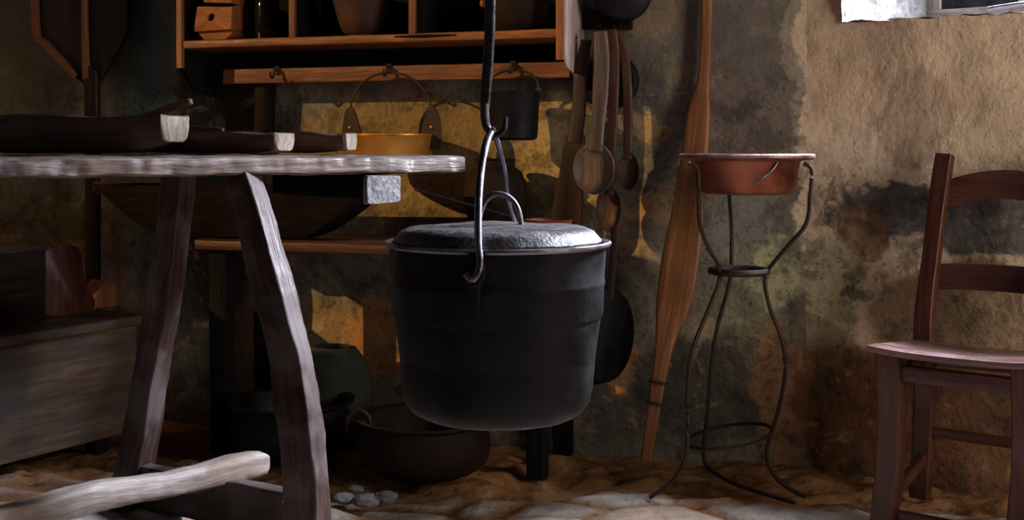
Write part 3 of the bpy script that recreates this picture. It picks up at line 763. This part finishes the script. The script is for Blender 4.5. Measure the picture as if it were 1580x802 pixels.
# ---------------------------------------------------------------- WALL SHELF
SO = .20
zs1 = W(300, 63, SO).z; zs1 = 1.176
sh = thing('wall_shelf', 'orange pine wall shelf with upright dividers and a pale scalloped side', 'shelf', W(570, 63, .1))
def wx(px, o=SO): q = W(px, 0, o); return (V((q.x, q.y)) - BW0).dot(BU)
def Wp(s, o, z): q = BW0 + BU*s + BN*o; return V((q.x, q.y, z))
sL, sR = wx(277), wx(863)
TOPZ = 1.60
def shelfboard(z, name='shelf_board'):
    bm = bmn(); board(bm, Wp(sL, SO/2, z), Wp(sR, SO/2, z), Z, SO, .027, n=32, segs=40, amp=.0012)
    for v in bm.verts:      # old split in the front edge
        s_ = (V((v.co.x, v.co.y))-BW0).dot(BU)
        o_ = (V((v.co.x, v.co.y))-BW0).dot(BN)
    return obj(name, bm, M['shelf'], sh)
shelfboard(zs1); shelfboard(TOPZ)
bm = bmn(); sweep(bm, [(Wp(wx(608), SO+.001, zs1+.004), .002, .003), (Wp(wx(655), SO+.001, zs1+.003), .002, .010), (Wp(wx(704), SO+.001, zs1+.004), .002, .004)], Z, 'soft', 10, 5); e = obj('crack', bm, M['shade_black'], sh); e['label'] = 'dark split in the shelf edge'
zsd = W(277, 105, SO).z
bm = bmn(); prism(bm, [Wp(sL-.010, 0, zsd-.08), Wp(sL-.010, SO*.6, zsd-.06), Wp(sL-.010, SO-.01, zsd+.0), Wp(sL-.010, SO-.01, TOPZ+.02), Wp(sL-.010, 0, TOPZ+.02)], -BU3, .016, .002); obj('side_panel', bm, M['shade_black'], sh)  # panel body coloured near-black for the shelf's inner shade
bm = bmn(); sweep(bm, [(Wp(sL+.0, SO-.004, zsd-.0), .020, .016), (Wp(sL+.0, SO-.004, TOPZ+.02), .020, .016)], BN3, 'box', 16, 10); obj('front_stile', bm, M['shelf'], sh)
zse = W(866, 92, SO).z
# right side: pale outer face, orange front edge
ol = [Wp(sR+.018, 0, zse-.09), Wp(sR+.018, SO*.35, zse-.05), Wp(sR+.018, SO*.62, zse-.028), Wp(sR+.018, SO*.85, zse-.022), Wp(sR+.018, SO*.96, zse-.008), Wp(sR+.018, SO, zse+.03), Wp(sR+.018, SO, TOPZ+.02), Wp(sR+.018, 0, TOPZ+.02)]
bm = bmn(); prism(bm, ol, BU3, .007, .002); e = obj('side_panel', bm, M['palepanel'], sh); e['label'] = 'pale side panel with rounded foot'
bm = bmn(); a_, b_ = Wp(sR+.002, SO-.008, zse-.0), Wp(sR+.002, SO-.008, TOPZ+.02); sweep(bm, [(a_, .024, .02), (b_, .024, .02)], BN3, 'box', 16, 10); obj('front_stile', bm, M['shelf'], sh)
bm = bmn(); lathe(bm, [(0, 0), (.005, 0), (.005, .002), (0, .002)], Wp(sR+.0185, SO*.45, W(895, 57, .1).z), 10, BU3); obj('nail', bm, M['rust'], sh)
for px in (452, 637):
    bm = bmn(); s_ = wx(px, SO-.01); sweep(bm, [(Wp(s_, SO*.55, zs1+.012), SO*.80, .016), (Wp(s_, SO*.55, TOPZ-.01), SO*.80, .016)], BU3, 'box', 20, 6); dvd = obj('divider', bm, M['shade_black'], sh)  # divider sides carry the interior shade as colour
    bm = bmn(); sweep(bm, [(Wp(s_, SO-.009, zs1+.012), .020, .014), (Wp(s_, SO-.009, TOPZ-.01), .020, .014)], BN3, 'box', 16, 8); obj('lit_edge', bm, M['rail'], dvd)
bm = bmn(); prism(bm, [Wp(sL, .022, zs1-.09), Wp(sR, .022, zs1-.09), Wp(sR, .022, TOPZ), Wp(sL, .022, TOPZ)], BN3, .012, .001, along=BU3); e = obj('back_board', bm, M['shade_black'], sh); e['label'] = 'back board coloured black as shelf shade'  # its black paints the shade of the shelf interior

# rail with hooks
rl = thing('hook_rail', 'narrow brown wooden rail with iron hooks below the wall shelf', 'rail', W(610, 112, .08))
bm = bmn(); zr_ = 1.083
a_, b_ = W(347, 112, .092), W(880, 112, .092); a_.z = b_.z = zr_
board(bm, a_, b_, Z, .020, .046, n=20, segs=30, amp=.001); obj('rail', bm, M['rail'], rl)
bm = bmn(); sweep(bm, [(W(410, 118, .045), .036, .075), (W(408, 205, .045), .036, .075)], BN3, 'box', 16, 5); obj('bracket', bm, M['darkwood'], rl)
bm = bmn(); sweep(bm, [(W(868, 100, .045), .03, .085), (W(868, 122, .045), .03, .085)], BN3, 'box', 16, 5); obj('bracket', bm, M['darkwood'], rl)
for px in (427, 600, 792):
    bm = bmn(); s_ = wx(px, .105)
    tube(bm, [Wp(s_, .100, 1.10), Wp(s_, .118, 1.10), Wp(s_, .123, 1.088), Wp(s_, .130, 1.076), Wp(s_, .142, 1.078), Wp(s_, .145, 1.092)], [.005, .005, .0045, .0045, .004, .0035], 8, 5, up=BU3)
    sweep(bm, [(Wp(s_, .106, 1.112), .016, .006), (Wp(s_, .106, 1.086), .016, .006)], BN3, 'soft', 10, 2)
    obj('hook', bm, M['rust'], rl)

# ---------------------------------------------------------------- THINGS ON THE SHELF
zsh = zs1 + .0142
sb_ = thing('salt_box', 'small orange wooden salt box with a round hole on the shelf', 'box', Wp(wx(333, .13), .13, zsh))
def wz(py, o): return W(400, py, o).z
c_s = wx(334, .16); w1 = .125
def boxprism(bm, c, a0, a1, z0, z1, o0, o1, **k):
    prism(bm, [Wp(c-a0, o1, z0), Wp(c+a0*.95, o1, z0), Wp(c+a1, o1, z1), Wp(c-a1*.9, o1, z1)], BN3, o1-o0, .003, along=BU3, **k)
bm = bmn(); boxprism(bm, c_s+.004, .040, .062, zsh, zsh+.020, .07, .175); obj('foot', bm, M['saltwood'], sb_)
bm = bmn()
# body with a real round opening: front plate ring + sides
def ringplate(bm, quadpts, cen, r, nrm, th):
    L = gcl(bm); n = 32; outer = []; inner = []
    q = [V(p) for p in quadpts]; per = []
    for k in range(n):
        t = k/n*4; i = int(t); per.append(q[i].lerp(q[(i+1) % 4], t-i))
    ex = (q[1]-q[0]).normalized(); ez = (q[3]-q[0]).normalized()
    layers = []
    for off in (0, -th):
        ou = []; inn = []
        for p in per:
            d = p-cen; a = math.atan2(d.dot(ez), d.dot(ex))
            v = bm.verts.new(p+nrm*off); v[L] = (d.dot(ex), d.dot(ez), off); ou.append(v)
            w_ = cen + ex*(r*math.cos(a)) + ez*(r*math.sin(a)) + nrm*off; v = bm.verts.new(w_); v[L] = (d.dot(ex), d.dot(ez), off); inn.append(v)
        layers.append((ou, inn))
    for k in range(n):
        j = (k+1) % n
        bm.faces.new((layers[0][0][k], layers[0][0][j], layers[0][1][j], layers[0][1][k]))
        bm.faces.new((layers[1][0][k], layers[1][1][k], layers[1][1][j], layers[1][0][j]))
        bm.faces.new((layers[0][1][k], layers[0][1][j], layers[1][1][j], layers[1][1][k]))
        bm.faces.new((layers[0][0][k], layers[1][0][k], layers[1][0][j], layers[0][0][j]))
z0, z1 = zsh+.026, zsh+.102
qd = [Wp(c_s-.068, .178, z0), Wp(c_s+.060, .178, z0+.004), Wp(c_s+.064, .178, z1-.006), Wp(c_s-.055, .178, z1)]
ringplate(bm, qd, Wp(c_s-.008, .178, (z0+z1)/2+.004), .012, BN3, .012); obj('front_board', bm, M['saltwood'], sb_)
bm = bmn(); 
for s_ in (-.058, .056): prism(bm, [Wp(c_s+s_, .168, z0), Wp(c_s+s_, .168, z1-.003), Wp(c_s+s_, .07, z1+.02), Wp(c_s+s_, .07, z0)], BU3, .008, .001)
prism(bm, [Wp(c_s-.06, .075, z0), Wp(c_s+.058, .075, z0), Wp(c_s+.058, .075, z1+.02), Wp(c_s-.06, .075, z1+.02)], BN3, .008, .001)
prism(bm, [Wp(c_s-.058, .168, z0+.006), Wp(c_s+.056, .168, z0+.006), Wp(c_s+.056, .075, z0+.006), Wp(c_s-.058, .075, z0+.006)], Z, .02, .001)
obj('body', bm, M['saltwood'], sb_)
bm = bmn(); prism(bm, [Wp(c_s-.040, .17, z1+.012), Wp(c_s+.060, .17, z1+.006), Wp(c_s+.060, .17, z1+.045), Wp(c_s-.040, .17, z1+.05)], BN3, .08, .003); obj('lid', bm, M['saltwood'], sb_)

bm = bmn(); lathe(bm, [(0, 0), (.034, 0), (.038, .006), (.038, .10), (.034, .125), (.014, .15), (.013, .20), (.017, .203), (.017, .212), (.010, .212), (.010, .15), (.03, .12), (.034, .008), (0, .006)], Wp(wx(412, .10), .10, zsh), 32)
tag(obj('glass_bottle', bm, M['glass']), 'dark glass bottle in the left shelf compartment beside the salt box', 'bottle')
cb = thing('clay_bowl', 'tapered terracotta bowl in the middle compartment of the shelf', 'bowl', Wp(wx(560, .11), .11, zsh))
bm = bmn(); lathe(bm, [(0, .008), (.048, .008), (.056, .016), (.070, .05), (.086, .115), (.090, .125), (.085, .127), (.078, .115), (.062, .05), (.05, .02), (0, .018)], Wp(wx(558, .11), .11, zsh), 48, amp=.001); obj('body', bm, M['clay'], cb)
bm = bmn(); lathe(bm, [(0, 0), (.04, 0), (.04, .008), (0, .008)], Wp(wx(558, .11), .11, zsh), 32); obj('foot_ring', bm, M['clay'], cb)
dp = thing('shelf_pot', 'dark round pot with a small knob in the right shelf compartment', 'pot', Wp(wx(800, .10), .10, zsh))
bm = bmn(); lathe(bm, [(0, 0), (.06, 0), (.078, .02), (.088, .07), (.088, .088), (.094, .092), (.094, .097), (.084, .10), (.082, .08), (.06, .01), (0, .008)], Wp(wx(800, .10), .10, zsh), 48); obj('body', bm, M['jar'], dp)
bm = bmn(); lathe(bm, [(0, -.012), (.009, -.008), (.013, 0), (.009, .009), (0, .012)], Wp(wx(800, .10)-.098, .12, zsh+.085), 16, BU3); obj('knob', bm, M['brass'], dp)

# ---------------------------------------------------------------- HANGING POTS
def bailpot(name, label, cat, px, o, rim_py, r, depth, mat, hookpx, earh, bailtop=1.083, taper=.9, bailmat=None, rimdark=None):
    s_ = wx(px, o); zr = W(px, rim_py, o).z; c = Wp(s_, o, 0)
    root = thing(name, label, cat, Wp(s_, o, zr-depth)); bm = bmn()
    lathe(bm, [(0, zr-depth), (r*taper*.85, zr-depth), (r*taper*.97, zr-depth+.006), (r*taper, zr-depth+.02), (r, zr-.006), (r*1.03, zr-.002), (r*1.03, zr+.002), (r*.98, zr+.002), (r*.96, zr-.01), (r*taper*.95, zr-depth+.022), (0, zr-depth+.008)], c, 56)
    obj('body', bm, mat, root)
    top = Wp(wx(hookpx, .13), .13, bailtop)
    ears = []
    for sg in (-1, 1):
        p = Wp(s_+sg*r*1.0, o, zr); bm = bmn()
        if earh > .03:
            prism(bm, smoothpoly([Wp(s_+sg*r-.036*(.6 if sg < 0 else 1), o, zr-.035), Wp(s_+sg*r-.022, o, zr+earh*.6), Wp(s_+sg*r-.010, o, zr+earh), Wp(s_+sg*r+.010, o, zr+earh), Wp(s_+sg*r+.026, o, zr+earh*.5), Wp(s_+sg*r+.040*(1 if sg < 0 else .6), o, zr-.035)], 3), BN3, .006, .001)
        else: prism(bm, [Wp(s_+sg*r-.01, o, zr-.015), Wp(s_+sg*r+.01, o, zr-.015), Wp(s_+sg*r+.008, o, zr+earh), Wp(s_+sg*r-.008, o, zr+earh)], BN3, .005, .001)
        bmesh.ops.translate(bm, verts=bm.verts, vec=BN3*.004)
        ear = obj('ear', bm, M['rust'], root)
        if earh > .03:
            bm = bmn(); lathe(bm, [(0, 0), (.004, 0), (.003, .003), (0, .004)], Wp(s_+sg*r, o+.0045, zr+earh*.28), 10, BN3); obj('rivet', bm, M['brass'], ear)
        ears.append(Wp(s_+sg*r, o, zr+earh*.7))
    bm = bmn(); H = top.z-ears[0].z; mid = (ears[0]+ears[1])/2
    pts = []
    for k in range(13):
        a = PI*k/12; q = ears[0].lerp(ears[1], (1-math.cos(a))/2); f = math.sin(a)
        q = q + (top-mid)*1.0*f**.85; pts.append(q)
    tube(bm, pts, .0035, 8, 3, up=BN3); obj('bail', bm, bailmat or M['rust'], root)
    return root
bailpot('brass_pot', 'golden brass pot hanging behind the table by a wide arched bail', 'pot', 603, .145, 208, .128, .105, M['brass'], 600, .078)
bailpot('hanging_pail', 'small black pail hanging from the right hook of the rail', 'pail', 791, .145, 142, .076, .135, M['iron'], 792, .012, taper=.93)

# ---------------------------------------------------------------- SIDE BENCH AND WHAT STANDS ON IT
BO = .36; zB = .603
bn = thing('side_bench', 'long low wooden side table with reddish edge along the back wall', 'table', Wp(wx(600, .18), .18, 0))
s0, s1 = wx(300, BO), wx(872, BO)
bm = bmn(); board(bm, Wp(s0, BO/2+.01, zB-.017), Wp(s1, BO/2+.01, zB-.017), Z, BO-.02, .034, n=32, segs=40, amp=.0025); obj('tabletop', bm, M['benchwood'], bn)
for sx_ in (s0+.06, s1-.09):
    for o_ in (BO-.05, .06):
        bm = bmn(); sweep(bm, [(Wp(sx_, o_, -.01), .05, .05), (Wp(sx_, o_, zB-.03), .06, .055)], BN3, 'box', 20, 6, .002); obj('leg', bm, M['shade_black'], bn)
if False: bm = bmn(); board(bm, Wp(s0+.06, BO-.05, zB-.075), Wp(s1-.09, BO-.05, zB-.075), Z, .02, .06, n=16, segs=10); obj('apron', bm, M['shade_black'], bn)

# dough trough: open tapered wooden trough
def openbox(bm, c_s, c_o, z0, z1, lb, lt, wb, wt, th=.016):
    L = gcl(bm)
    def loop(l, w_, z): return [Wp(c_s-l/2, c_o-w_/2, z), Wp(c_s+l/2, c_o-w_/2, z), Wp(c_s+l/2, c_o+w_/2, z), Wp(c_s-l/2, c_o+w_/2, z)]
    n = 8; rings = []
    for k in range(n+1):
        t = k/n; e = t**.75; rings.append(loop(lb+(lt-lb)*e, wb+(wt-wb)*e, z0+(z1-z0)*t))
    for k in range(n, -1, -1):
        t = k/n; e = t**.75; rings.append(loop(lb+(lt-lb)*e-2*th*1.3, wb+(wt-wb)*e-2*th, z0+th+(z1-z0-th)*t))
    vr = []
    for r_ in rings:
        rr_ = []
        for i in range(4):
            for j in range(8):
                p = r_[i].lerp(r_[(i+1) % 4], j/8); v = bm.verts.new(jit(p, .0015)); v[L] = (p.x, p.y*.3, p.z); rr_.append(v)
        vr.append(rr_)
    m_ = 32
    for a, b2 in zip(vr, vr[1:]):
        for i in range(m_): bm.faces.new((a[i], a[(i+1) % m_], b2[(i+1) % m_], b2[i]))
    bm.faces.new(vr[0][::-1]); bm.faces.new(vr[-1])
ct = wx(362, .255)
dt = thing('dough_trough', 'big dark boat-shaped dough trough lying on the side bench below the table top', 'trough', Wp(ct, .255, zB+.001))
bm = bmn(); openbox(bm, ct+.02, .255, zB+.005, zB+.152, .46, .88, .13, .19); obj('body', bm, M['dough'], dt)
bm = bmn(); boxs = Wp(ct-.415, .255, zB+.145)
sweep(bm, [(Wp(ct-.425, .175, zB+.146), .014, .03), (Wp(ct-.425, .335, zB+.146), .014, .03)], Z, 'soft', 10, 3); e = obj('end_lip', bm, M['warmlit'], dt)  # orange lip paints the warm light on the trough end

bm = bmn(); lathe(bm, [(0, 0), (.055, 0), (.066, .01), (.088, .06), (.10, .11), (.10, .15), (.085, .19), (.062, .205), (.062, .222), (.068, .226), (.060, .228), (.054, .2), (.08, .15), (.07, .05), (0, .01)], Wp(wx(764, .125), .125, zB+.002), 48, sx=.9, sy=.9)
tag(obj('storage_jar', bm, M['jar']), 'round-bellied dark brown jar on the bench below the black pail', 'jar')
sp = thing('saucepan', 'low red-brown saucepan behind the cauldron lid on the bench', 'pan', Wp(wx(868, .17), .17, zB+.002))
bm = bmn(); lathe(bm, [(0, 0), (.072, 0), (.075, .004), (.078, .062), (.082, .066), (.076, .067), (.073, .06), (.070, .008), (0, .005)], Wp(wx(846, .27), .27, zB+.002), 48, sx=.8, sy=.8); obj('body', bm, M['redmetal'], sp)
bm = bmn(); q0 = Wp(wx(846, .27)-.055, .285, zB+.062); sweep(bm, [(q0, .018, .006), (q0 + (W(720, 318, .30)-q0)*.5 + Z*.004, .014, .006), (W(640, 292, .33), .016, .006)], Z, 'soft', 10, 6); obj('handle', bm, M['rust'], sp)

# ---------------------------------------------------------------- POTS ON THE FLOOR
def floorpot(label, px, py_base, Y, r, h, mat, rimr=1.08, handle=True):
    c = G(px, 0, Y); root = thing('floor_pot', label, 'pot', (c.x, c.y, 0)); bm = bmn()
    lathe(bm, [(0, .0), (r*.5, .004), (r*.8, .025), (r*.95, h*.3), (r, h*.55), (r*.97, h*.85), (r*.95, h*.93), (r*rimr, h), (r*rimr, h+.006), (r*.92, h+.002), (r*.9, h*.5), (r*.7, .04), (0, .02)], (c.x, c.y, 0), 64, amp=.001)
    obj('body', bm, mat, root)
    for sg in ((-1, 1) if handle else ()):
        bm = bmn(); p = V((c.x+sg*r*.96, c.y-.04, h*.9))
        tube(bm, [p + V((-.03, 0, -.01)), p + V((-.026, 0, .028)), p + V((0, 0, .044)), p + V((.026, 0, .028)), p + V((.03, 0, -.01))], .006, 8, 5, up=V((0, 1, 0))); obj('handle', bm, M['rust'], root)
    return root
floorpot('wide black iron pot on the floor between the table legs and the bench', 448, 655, 3.40, .165, .165, M['iron'], 1.07, False)
floorpot('squat dark pot with a loop handle on the floor left of the cauldron', 655, 690, 3.23, .175, .155, M['jar'], 1.04, True)
bm = bmn(); c = W(512, 560, .17)
lathe(bm, [(0, 0), (.07, 0), (.10, .03), (.118, .10), (.118, .17), (.10, .24), (.07, .28), (.055, .285), (.05, .28), (.09, .2), (.10, .1), (0, .02)], (c.x, c.y, .0), 48, amp=.004, jsc=5)
tag(obj('stoneware_jar', bm, M['greystone']), 'grey-green rounded stoneware jar against the wall under the bench', 'jar')

# ---------------------------------------------------------------- UTENSILS RIGHT OF THE SHELF
pg = thing('peg_rail', 'short dark board holding the hanging spoons right of the shelf', 'rail', W(935, 30, .03))
bm = bmn(); board(bm, W(902, 32, .02), W(975, 32, .02), Z, .03, .05, n=16); obj('board', bm, M['darkwood'], pg)
for px in (925, 947, 958):
    bm = bmn(); tube(bm, [W(px, 38, .03), W(px, 40, .12)], .0035, 8, 2, up=BU3); obj('peg', bm, M['darkwood'], pg)
def spoon(label, hpts, bowl, mat, o, name='wooden_spoon', cat='spoon', group='long wooden spoons hanging beside the shelf'):
    root = thing(name, label, cat, W(bowl[0], bowl[1]+bowl[3], o), group)
    bm = bmn(); sweep(bm, [(W(x, y, o+oo), w_/F*3.4, t_) for (x, y, w_, t_, oo) in hpts], BN3, 'soft', 14, 6, .0006, endr=.002); obj('handle', bm, mat, root)
    bx, by, rx, ry = bowl; c = W(bx, by, o); rx_, ry_ = rx/F*3.4, ry/F*3.4
    bm = bmn(); L = gcl(bm)
    prof = [(0, -.022), (.3, -.021), (.6, -.016), (.85, -.007), (.97, .001), (1.0, .006), (.96, .009), (.88, .005), (.6, -.006), (.3, -.011), (0, -.012)]
    lathe(bm, prof, c, 40, BN3, sx=rx_, sy=ry_, xax=BU3)
    for v in bm.verts: v[L] = (v[L].z, v[L].x, v[L].y)
    obj('spoon_bowl', bm, mat, root)
spoon('large pale wooden spoon in front, its round bowl facing the room', [(926, 50, 22, .018, 0), (928, 90, 25, .018, 0), (926, 150, 24, .016, 0), (922, 200, 20, .016, .0), (919, 232, 24, .018, 0)], (917, 260, 33, 40), M['spoon'], .135)
spoon('slim wooden spoon directly behind the large pale one, bowl hanging lowest', [(945, 46, 14, .014, 0), (948, 90, 16, .014, 0), (946, 180, 15, .013, 0), (942, 260, 14, .013, 0), (940, 300, 16, .014, 0)], (940, 322, 20, 36), M['spoon2'], .095)
spoon('dark curved wooden spoon, rightmost of the hanging spoons', [(955, 55, 12, .012, 0), (964, 90, 15, .013, 0), (969, 160, 15, .013, 0), (969, 220, 14, .013, 0), (969, 245, 14, .013, 0)], (970, 264, 18, 30), M['spoon2'], .06)
ps = thing('wooden_spatula', 'flat brown wooden spatula hanging at the left of the spoons', 'spatula', W(870, 340, .10))
bm = bmn(); sweep(bm, [(W(905, 62, .10), .03, .014), (W(896, 110, .11), .036, .014), (W(893, 170, .115), .04, .014), (W(886, 220, .115), .042, .014)], BN3, 'soft', 14, 6); obj('handle', bm, M['peel'], ps)
bm = bmn(); prism(bm, smoothpoly([W(876, 205, .118), W(900, 205, .118), W(899, 260, .118), W(896, 345, .118), W(872, 362, .118), W(850, 345, .118), W(862, 270, .118)], 4), BN3, .012, .003); obj('blade', bm, M['peel'], ps)
def pan(label, px, py, r, o, handle=None, tilt=0, name='frying_pan', deep=.03):
    root = thing(name, label, 'pan', W(px, py, o)); c = W(px, py, o); r_ = r/F*3.4; bm = bmn()
    ax = (BN3 + BU3*tilt).normalized()
    lathe(bm, [(0, 0), (r_*.85, 0), (r_*.93, -.004), (r_, -deep), (r_*1.02, -deep), (r_*.95, -.002), (r_*.86, .004), (0, .004)], c, 56, ax); obj('dish', bm, M['iron'], root)
    if handle: bm = bmn(); sweep(bm, [(W(x, y, o-.005), w_/F*3.4, .007) for x, y, w_ in handle], BN3, 'soft', 10, 5); obj('handle', bm, M['rust'], root)
pan('black shallow iron pan hung high up above the wooden spoons', 962, -14, 46, .09, None, .35, deep=.035)
pan('round black iron plate behind the wooden spoon handles', 942, 125, 44, .035, None, .1, 'griddle_plate', .012)
pan('black long-handled pan on the wall behind the cauldron side', 940, 518, 74, .17, [(948, 350, 10), (946, 400, 11), (940, 460, 12)], 2.6, deep=.03)

# ---------------------------------------------------------------- CHEST AND WHAT STANDS ON IT
cs = thing('wooden_chest', 'low pale wooden chest with a thick overhanging lid at the far left', 'chest', V((-1.5, 3.3, 0)))
A_ = V((-1.33, 3.14)); B_ = V((-1.085, 3.56)); U_ = (B_-A_).normalized(); N2 = V((U_.y, -U_.x))   # N2 faces the room
def K(s, o, z): q = A_ + U_*s + N2*o; return V((q.x, q.y, z))
Lc = (B_-A_).length; zc0, zc1 = .047, .352
def lerpbox(bm, s0, s1, o0, o1, z0, z1, bev=.004, along=None):
    prism(bm, [K(s0, o1, z0), K(s1, o1, z0), K(s1, o1, z1), K(s0, o1, z1)], V((N2.x, N2.y, 0)), o1-o0, bev, along=V((U_.x, U_.y, 0)))
bm = bmn(); lerpbox(bm, -.5, Lc, -.42, 0, zc0, zc1); obj('body', bm, M['chest'], cs)
bm = bmn(); board(bm, K(-.52, -.2, zc1+.015), K(Lc+.02, -.2, zc1+.015), Z, .45, .030, n=32, segs=24, amp=.003); obj('lid', bm, M['chest'], cs)
for s_ in (-.42, Lc-.08):
    for o_ in (-.07, -.36): bm = bmn(); sweep(bm, [(K(s_, o_, -.01), .05, .05), (K(s_, o_, zc0), .055, .055)], V((U_.x, U_.y, 0)), 'box', 16, 3); obj('foot', bm, M['darkwood'], cs)
zl = zc1+.033
def kpx(px, o):
    k = (px-CX)/F; q = A_ + N2*o; return (k*q.y - q.x)/(U_.x - k*U_.y)
cr = thing('dark_crate', 'dark wooden crate standing on the chest at the frame edge', 'crate', K(kpx(30, -.12), -.22, zl))
s1_ = kpx(72, -.10)
bm = bmn(); lerpbox(bm, -.45, s1_, -.34, -.10, zl, zl+.195, .004)
obj('box_body', bm, M['darkwood'], cr)
bm = bmn(); lerpbox(bm, -.455, s1_+.004, -.345, -.095, zl+.195, zl+.207, .003); obj('top_edge', bm, M['peel'], cr)
bm = bmn(); sa2, sb2 = kpx(76, -.12), kpx(140, -.16)
prism(bm, smoothpoly([K(sa2, -.14, zl+.006), K(sb2, -.14, zl+.006), K(sb2-.03, -.15, zl+.10), K(sb2-.05, -.15, zl+.19), K(sa2+.03, -.15, zl+.20), K(sa2+.0, -.14, zl+.19), K(sa2-.0, -.14, zl+.08)], 3), V((N2.x, N2.y, 0)), .03, .004)
tag(obj('leaning_board', bm, M['chair']), 'rust-orange wooden board standing on the chest right of the crate', 'board')
bm = bmn(); sa3, sb3 = kpx(143, -.16), kpx(184, -.16)
prism(bm, [K(sa3+.01, -.16, zl), K(sb3, -.16, zl), K(sb3-.008, -.16, zl+.07), K(sb3-.05, -.16, zl+.085), K(sa3+.012, -.16, zl+.045)], V((N2.x, N2.y, 0)), .07, .006)
tag(obj('wood_block', bm, M['warmlit']), 'small wood block with painted warm glow on the right end of the chest lid', 'block')  # block's orange paints the warm glow patches above the chest

# ---------------------------------------------------------------- BITS ON THE FLOOR
bm = bmn(); sweep(bm, [(G(785, 706, 3.28), .03, .012), (G(832, 716, 3.26), .02, .010)], Z, 'box', 14, 4, .002)
tag(obj('wood_scrap', bm, M['pole']), 'small flat wood scrap on the floor below the cauldron', 'scrap')
k = 0
labs = ['small pale stone on the floor close to the near table leg', 'angular grey stone just right of the near table leg', 'flat grey stone, furthest right of the loose stones', 'little pale stone behind the other loose stones']
for (px, py, Y, r) in ((532, 775, 2.98, .022), (565, 778, 2.96, .026), (596, 774, 2.99, .024), (548, 760, 3.06, .018)):
    bm = bmn(); c = G(px, py, Y); c.z = max(.0, c.z)
    bmesh.ops.create_icosphere(bm, subdivisions=3, radius=1)
    for v in bm.verts:
        d = v.co.copy(); f = 1 + .35*noise.noise(d*1.3 + V((k*7, 0, 0))) + .15*noise.noise(d*3+V((k*3, 1, 0)))
        v.co = V((d.x*r*f*1.2, d.y*r*f, d.z*r*f*.6)) + V((c.x, c.y, .016))
    tag(obj('loose_stone', bm, M['endgrain'], sharp=25), labs[k], 'stone', 'loose stones by the near table leg'); k += 1
